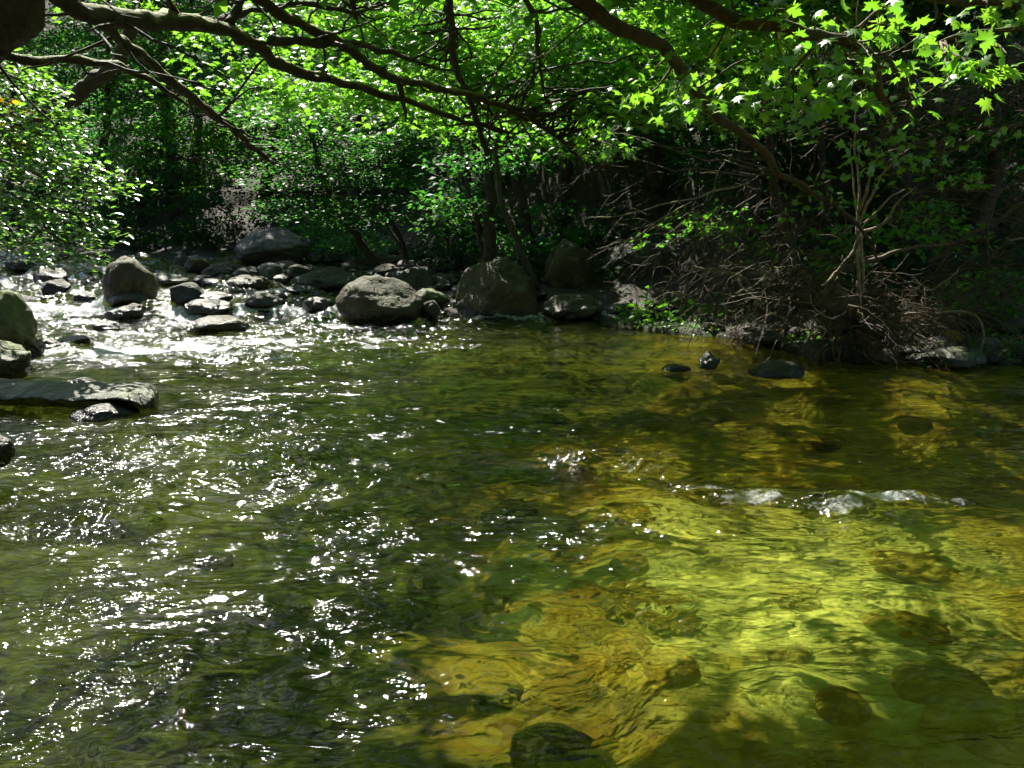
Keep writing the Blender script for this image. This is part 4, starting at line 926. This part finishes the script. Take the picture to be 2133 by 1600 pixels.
for px, py, Y, n, rr, sz in ML_LEAF:
    q = at(px, py, Y); lv.spray(q, int(n * 1.9) + 3, rr * 1.35, sz * .76, [-.7, -.4, 0], droop=.4, tilt=.75, flat=.5)
    pa = mpaths[min((float(np.linalg.norm(p_ - q, axis=1).min()), a) for a, p_ in enumerate(mpaths))[1]]; p0 = pa[int(np.argmin(np.linalg.norm(pa - q, axis=1)))]
    tw.add(smooth_path([p0, (p0 + q) / 2 + rng.normal(0, .04, 3), q], 9, wob=.05, seed=px), [.009, .003], 5)
for k, pa in enumerate(mpaths[:2]):
    for j in range(16):
        i = rng.integers(5, len(pa)); p0 = pa[i]; dv = rng.normal(size=3); dv /= np.linalg.norm(dv); q = p0 + dv * rng.uniform(.15, .5)
        tw.add(smooth_path([p0, (p0 + q) / 2 + rng.normal(0, .03, 3), q], 8, wob=.04, seed=k * 50 + j), [.007, .002], 5)
tw.build('twigs', M['wood_brown'], mp_)['kind'] = 'stuff'; lv.build('crown', M['leaf_bright'], mp_, 'maple', .45)
up = Leaves(); ub = Tubes()  # leaves added out of view over the right bank for shade
for (cx, cy, cz, rx, ry, rz, n) in [(2.4, 7.7, 4.0, 1.2, 1.0, .3, 50), (3.4, 8.4, 4.4, 1.5, 1.2, .4, 70), (1.8, 3.7, 2.85, 1.2, .5, .2, 30), (4.8, 7.2, 4.2, 1.3, 1.6, .5, 50), (2.2, 9.0, 4.3, 1.2, 1.2, .35, 50), (4.4, 10.8, 5.2, 1.8, 1.6, .6, 70), (2.4, 13.2, 5.7, 2.0, 1.5, .6, 90), (4.6, 12.2, 5.5, 1.6, 1.5, .6, 80), (1.0, 12.6, 5.5, 1.2, 1.2, .5, 40), (6.4, 10.5, 5.2, 1.4, 1.8, .6, 60)]:
    p0 = at(2000, -420, 5.6); c = np.array([cx, cy, cz]); ub.add(smooth_path([p0, (p0 + c) / 2 + np.array([0, 0, .4]), c], 14, wob=.1, seed=int(cx * 9)), [.07, .02], 7)
    for k in range(n):
        u = rng.normal(size=3); u /= np.linalg.norm(u); u *= rng.uniform(0, 1) ** .4; up.spray(c + u * np.array([rx, ry, rz]), 55, .55, .15, None, tilt=.5)
ub.build('shade_limbs', M['bark_brown'], mp_); up.build('shade_crown', M['leaf_mid'], mp_, 'quad', 1.0)

# ------------------------------------------------------------------ beech bush hanging in from the left
bb = empty('beech_bush', foot(-120, 9.6)); tag(bb, 'beech bush hanging in from the left edge, its glossy sprays pointing right', 'bush')
st = Tubes(); lv = Leaves(); lg = Leaves()
BE = [((-120, 60, 9.2), (60, 190, 8.6), (130, 250, 8.4)), ((-140, 150, 9.2), (40, 260, 8.6), (200, 330, 8.2)), ((-140, 200, 9.2), (60, 310, 8.5), (270, 385, 8.0)), ((-140, 260, 9.2), (40, 350, 8.5), (240, 410, 8.0)), ((-140, 300, 9.2), (50, 400, 8.4), (180, 470, 8.0), (205, 488, 7.9)),
      ((-140, 360, 9.2), (40, 420, 8.4), (120, 500, 8.0), (190, 545, 7.8)), ((-140, 400, 9.2), (0, 470, 8.4), (70, 520, 8.1)), ((-120, 20, 9.4), (30, 130, 8.9), (90, 200, 8.7)), ((-140, 230, 9), (20, 300, 8.3), (130, 345, 8.0)), ((-140, 330, 9), (0, 390, 8.3), (110, 440, 8.0)), ((-140, 120, 9), (10, 220, 8.4), (110, 290, 8.2)), ((-140, 170, 9), (10, 280, 8.3), (150, 360, 8.0))]
for k, pts in enumerate(BE):
    pa = smooth_path([at(*p_) for p_ in pts], 30, wob=.05, seed=120 + k); st.add(pa, [.02, .012, .003], 6)
    for i in range(8, 30):
        for s_ in range(3):
            p0 = pa[i] + rng.normal(0, .09, 3) * np.array([1, 1, .7]); dv = (pa[i] - pa[i - 2]); dv /= np.linalg.norm(dv)
            lv.spray(p0, 3 if i > 26 else 4, .10 if i > 22 else .2, .07, dv * 2.5 + np.array([.5, 0, -.5]), droop=.7, tilt=.3, flat=.5)
for k in range(6): lg.spray(at(rng.uniform(-30, 60), rng.uniform(160, 320), 8.3), 8, .12, .08, [1, 0, -.5], tilt=.6)
st.build('stems', M['bark_dark'], bb); lv.build('crown', M['leaf_beech'], bb, 'oval', 0); lg.build('yellow_leaves', M['leaf_gold'], bb, 'oval', 0)

# ------------------------------------------------------------------ driftwood tangle on the right bank
DW = [ # label, points (px,py,Y), radii, material
    ('tall pale double-stemmed dead sapling standing out of the root mass', [[(1795, 700, 8.9), (1790, 600, 9.0), (1786, 500, 9.0), (1790, 400, 9.0), (1783, 330, 9.0), (1780, 220, 9.0)], [(1795, 620, 9.0), (1800, 520, 9.05), (1786, 450, 9.1), (1778, 350, 9.1), (1772, 290, 9.1)], [(1786, 480, 9), (1820, 400, 8.9), (1860, 345, 8.8), (1885, 335, 8.8)], [(1790, 440, 9), (1810, 380, 8.9), (1830, 330, 8.8), (1900, 300, 8.8)]], [.022, .017, .012, .006], 'wood_pale'),
    ('pale forked branch leaning right from the dead sapling', [[(1790, 485, 8.8), (1840, 460, 8.7), (1880, 410, 8.6), (1905, 390, 8.6)], [(1800, 465, 8.8), (1850, 420, 8.7), (1885, 395, 8.7)]], [.016, .012, .005], 'wood_pale'),
    ('brown pole slanting from the dead sapling down to the left', [[(1792, 478, 8.7), (1775, 530, 8.6), (1745, 570, 8.6), (1715, 600, 8.5)]], [.022, .02, .014], 'wood_brown'),
    ('curved bent rod arching right and dropping into the water', [[(1850, 662, 8.9), (1920, 652, 8.7), (2010, 648, 8.6), (2042, 682, 8.5), (2038, 735, 8.5)]], [.012, .012, .009], 'wood_pale'),
    ('second arching rod inside the bent rod', [[(1840, 672, 8.9), (1920, 642, 8.8), (1960, 660, 8.7), (2015, 690, 8.6), (2018, 732, 8.6)]], [.01, .009, .006], 'wood_brown'),
    ('straight rod reaching from the roots down to the flat mossy stone', [[(1830, 660, 8.9), (1900, 690, 8.7), (1985, 735, 8.5)]], [.011, .01, .006], 'wood_pale'),
    ('long thin branch lying level across the right bank', [[(1500, 612, 9.6), (1640, 618, 9.4), (1770, 640, 9.1)]], [.009, .012, .01], 'wood_brown'),
    ('knotty grey branch slanting down through the twigs to the mossy stone', [[(1440, 555, 10.2), (1540, 578, 10.0), (1590, 640, 9.8), (1640, 667, 9.6)]], [.02, .018, .01], 'wood_pale'),
    ('crooked brown branch lying behind the root mass', [[(1710, 570, 9.6), (1790, 550, 9.6), (1850, 530, 9.7), (1930, 515, 9.9), (1990, 505, 10)]], [.025, .022, .015], 'wood_brown'),
    ('long diagonal pole rising to the right edge', [[(1930, 550, 10), (2010, 500, 10), (2080, 455, 10), (2190, 390, 10)]], [.03, .028, .022], 'bark_brown'),
    ('pale hooked stick beside the right edge', [[(1930, 605, 9.4), (1955, 600, 9.3), (1990, 570, 9.2), (1995, 555, 9.2)]], [.01, .012, .006], 'wood_pale'),
    ('short pale twig entering at the right edge', [[(2095, 495, 9.4), (2110, 502, 9.4), (2160, 490, 9.4)]], [.006, .009, .01], 'wood_pale'),
    ('thin curved stick lying at the water on the far right', [[(2050, 735, 8.7), (2090, 720, 8.7), (2160, 690, 8.7)]], [.012, .015, .016], 'wood_brown'),
    ('drooping root rod falling from the sapling to the water', [[(1796, 690, 8.9), (1812, 700, 8.8), (1815, 740, 8.7), (1850, 752, 8.6), (1920, 752, 8.5)]], [.018, .012, .006], 'wood_brown'),
    ('pale stub sticking left out of the root mass', [[(1720, 690, 8.6), (1700, 680, 8.5), (1690, 686, 8.5)]], [.012, .012, .009], 'wood_pale'),
    ('thin branch curving from the roots to the left', [[(1780, 640, 8.8), (1760, 655, 8.7), (1730, 660, 8.6), (1700, 640, 8.6), (1690, 615, 8.6)]], [.01, .009, .006], 'wood_pale'),
    ('upright thin bare branch at far right', [[(2062, 560, 10), (2055, 500, 10), (2062, 455, 10), (2068, 440, 10)]], [.016, .012, .008], 'wood_brown'),
    ('thin bare pole leaning in the dark behind the dead sapling', [[(1880, 540, 11), (1870, 430, 11), (1850, 330, 11), (1838, 250, 11)]], [.035, .03, .02], 'bark_brown'),
    ('pale twig fan hanging in front of the broad dark boulder', [[(1440, 420, 10.6), (1360, 470, 10.5), (1300, 510, 10.4), (1262, 555, 10.4)], [(1400, 450, 10.5), (1320, 495, 10.4), (1240, 520, 10.3)], [(1430, 480, 10.5), (1330, 500, 10.4), (1280, 545, 10.4)]], [.010, .008, .004], 'wood_pale'),
    ('bare branch sweeping left above the tall dark boulder', [[(1560, 380, 10.8), (1450, 410, 10.7), (1330, 440, 10.6), (1230, 455, 10.6)]], [.014, .01, .004], 'wood_pale'),
]
for k, (lab, lines, rad, mt) in enumerate(DW):
    t_ = Tubes()
    for j, pts in enumerate(lines):
        t_.add(smooth_path([at(*p_) for p_ in pts], len(pts) * 7, wob=.03, seed=600 + k * 5 + j), rad if j == 0 else [r__ * .75 for r__ in rad], 7, rough=.2, seed=k)
    f0 = at(*lines[0][0])
    nm = 'dead_sapling' if k == 0 else 'driftwood_branch'
    V = np.concatenate(t_.v) - f0; t_.v = [V]
    o = t_.build(nm, M[mt]); o.location = [float(c) for c in f0]
    tag(o, lab, 'dead sapling' if k == 0 else 'branch', 'bare driftwood branches on the right bank')

# root mass: a torn-out stump with radiating roots
c0 = at(1745, 648, 9.1)
rm = empty('root_mass', c0); tag(rm, 'torn-out root plate with radiating roots at the water on the right', 'root mass')
v, f = rock_shape(4, 77, facets=4, rough=.35); v = v * np.array([.24, .25, .26]); v *= (1 + .18 * fbm(v * 12, 3))[:, None]
link('stump', np_mesh('stump', v + c0, [f]), M['wood_brown'], rm)
rt = Tubes()
for k in range(44):
    dv = rng.normal(size=3) * np.array([1, .8, .8]) + np.array([-.25, -.7, -.1]); dv /= np.linalg.norm(dv); L = rng.uniform(.3, .75)
    p0 = c0 + dv * .2; p2 = p0 + dv * L + np.array([0, 0, -rng.uniform(0, .3)]); rt.add(smooth_path([p0, p0 + dv * L * .5 + rng.normal(0, .09, 3), p2 + rng.normal(0, .12, 3)], 11, wob=.12, seed=k), [rng.choice([.005, .008, .012, .022]), .003], 5)
rt.build('roots', M['wood_brown'], rm)

# fine twigs: thickets nobody could count
def thicket(label, boxes, mat, seedk):
    t_ = Tubes(); r3 = np.random.default_rng(seedk)
    for (cx, cy, rx, ry, Y, dY, n, dirx, diry, L, rad) in boxes:
        for k in range(n):
            px, py = cx + r3.uniform(-rx, rx), cy + r3.uniform(-ry, ry); Yk = Y + r3.uniform(-dY, dY)
            p0 = at(px, py, Yk); an = math.atan2(diry, dirx) + r3.normal(0, .55); Lk = L * r3.uniform(.4, 1.3)
            dv = np.array([math.cos(an), r3.normal(0, .45), math.sin(an)]); p2 = p0 + dv * Lk + np.array([0, 0, -.25 * Lk * Lk]); mid = (p0 + p2) / 2 + np.array([0, 0, .12 * Lk]) + r3.normal(0, .05, 3)
            pa = smooth_path([p0, mid, p2], 9, wob=.05, seed=k + seedk); rr = rad * r3.uniform(.5, 1.4)
            t_.add(pa, [rr, rr * .35], 4)
            for j in range(3):
                i = r3.integers(2, 8); a2_ = an + r3.choice([-1, 1]) * r3.uniform(.4, 1.0); l2 = Lk * r3.uniform(.15, .45)
                d2 = np.array([math.cos(a2_), r3.normal(0, .4), math.sin(a2_)]) * l2; t_.add(smooth_path([pa[i], pa[i] + d2 * .5 + r3.normal(0, .02, 3), pa[i] + d2], 5, wob=.03, seed=j + k), [rr * .5, rr * .2], 3)
    tag(t_.build('twig_thicket', M[mat]), label, 'twigs', kind='stuff')
thicket('dense tangle of thin bare twigs above the right bank', [
    (1480, 400, 180, 90, 11.2, .9, 32, -1, -.5, .8, .0045), (1470, 510, 170, 60, 11.0, .8, 30, -.8, -.9, .6, .0045), (1600, 470, 150, 110, 10.6, .9, 90, -.5, -.7, .7, .0045)], 'wood_brown', 901)
thicket('brown bare branches fanning up at the far right', [
    (1980, 360, 170, 110, 9.8, 1.0, 80, 1, .55, 1.0, .007), (1950, 200, 200, 90, 9.0, .8, 60, 1, .5, .9, .006), (1750, 300, 120, 90, 9.8, .8, 45, .3, 1, .7, .006)], 'wood_brown', 902)
thicket('driftwood twigs and root fibres piled at the right waterline', [
    (1560, 610, 140, 60, 10.2, .6, 110, -.6, -.8, .55, .005), (1700, 590, 140, 70, 9.5, .5, 120, -.8, -.5, .55, .006), (1860, 620, 140, 60, 9.2, .5, 130, .8, -.6, .6, .005), (1780, 660, 120, 40, 8.9, .3, 60, 1, -.5, .7, .005), (2040, 600, 100, 70, 9.6, .6, 70, 1, .2, .6, .007), (1830, 700, 90, 30, 8.8, .3, 50, .8, -.6, .4, .006)], 'wood_brown', 903)

# ------------------------------------------------------------------ trees added on the far bank and behind the camera to darken the gorge
def shading_tree(lab, x, Y, h, r, n, seed, lf='leaf_mid'):
    f0 = np.array([x, Y, gz(x, Y) - .1]); tp = f0 + np.array([rng.uniform(-.5, .5), rng.uniform(-.5, .5), h])
    cl = [((tp + np.array([rng.uniform(-1, 1) * r * .7, rng.uniform(-1, 1) * r * .7, rng.uniform(-.5, .3) * r * .7])), (r * .7, r * .7, r * .4), n // 4) for _ in range(4)]
    tree('shading_tree', lab, [f0, (f0 + tp) / 2 + np.array([.2, 0, 0]), tp], .17, .06, cl, lf, size=.22, per=70, spr=.9, seed=seed, group='tall trees added to shade the stream')
for k, (x, Y, h, r, n) in enumerate([(-9.5, 26, 6, 3.2, 100), (-5, 27.5, 6, 3.2, 90), (-1, 26, 6, 3.2, 60), (3.5, 19, 7, 3.0, 70), (7, 16.5, 7, 3.2, 70), (10, 12, 8, 3.4, 60), (5.5, 21, 7, 3.2, 60), (-14, 20, 8, 3.4, 60)]):
    shading_tree('tall tree added on the far side, its crown shading the gorge above the picture', x, Y, h, r, n, 700 + k * 13)
for k, (x, Y, h, r, n) in enumerate([(-7.5, 0, 8, 4.0, 110), (-4, -4, 8, 4.2, 130), (1, -4.5, 8, 4.4, 140), (6, -3.5, 8, 4.2, 130), (9, 2, 7.5, 3.8, 100), (-1.5, -1.6, 9.5, 3.4, 100), (3.5, -1.2, 9.5, 3.4, 100)]):
    shading_tree('tall tree added on the near bank behind the camera to block sky light', x, Y, h, r, n, 900 + k * 13)

# ------------------------------------------------------------------ light, world, camera
world = bpy.data.worlds.new('World'); scene.world = world; world.use_nodes = True
wn_ = world.node_tree; wn_.nodes.clear()
sky = wn_.nodes.new('ShaderNodeTexSky'); sky.sky_type = 'NISHITA'; sky.sun_disc = False; sky.sun_elevation = SUN_EL; sky.sun_rotation = SUN_AZ
bg = wn_.nodes.new('ShaderNodeBackground'); bg.inputs['Strength'].default_value = 0.06
wo = wn_.nodes.new('ShaderNodeOutputWorld'); wn_.links.new(sky.outputs[0], bg.inputs[0]); wn_.links.new(bg.outputs[0], wo.inputs[0])
sl = bpy.data.lights.new('sun', 'SUN'); sl.energy = 5.0; sl.angle = R(0.5); sl.color = (1.0, 0.95, 0.85); sl.cycles.is_caustics_light = True
so = bpy.data.objects.new('sun', sl); COL.objects.link(so); so.rotation_euler = Vector(SUN.tolist()).to_track_quat('Z', 'Y').to_euler(); so.location = (0, 0, 20)

cam = bpy.data.cameras.new('camera'); cam.lens = F / 2133 * 36; cam.sensor_width = 36; cam.clip_end = 400; cam.clip_start = .05
co = bpy.data.objects.new('camera', cam); COL.objects.link(co); co.location = CAM.tolist(); co.rotation_euler = (R(90) - PITCH, 0, 0)
scene.camera = co
vs = scene.view_settings; scene.display_settings.display_device = 'sRGB'; vs.view_transform = 'Standard'; vs.look = 'None'; vs.exposure = 1.65; vs.gamma = 1
cy = scene.cycles
cy.max_bounces = 5; cy.diffuse_bounces = 2; cy.glossy_bounces = 2; cy.transmission_bounces = 4; cy.transparent_max_bounces = 8
cy.caustics_reflective = False; cy.caustics_refractive = True; cy.sample_clamp_indirect = 4.0
cy.use_denoising = True; cy.use_adaptive_sampling = True; cy.adaptive_threshold = 0.03
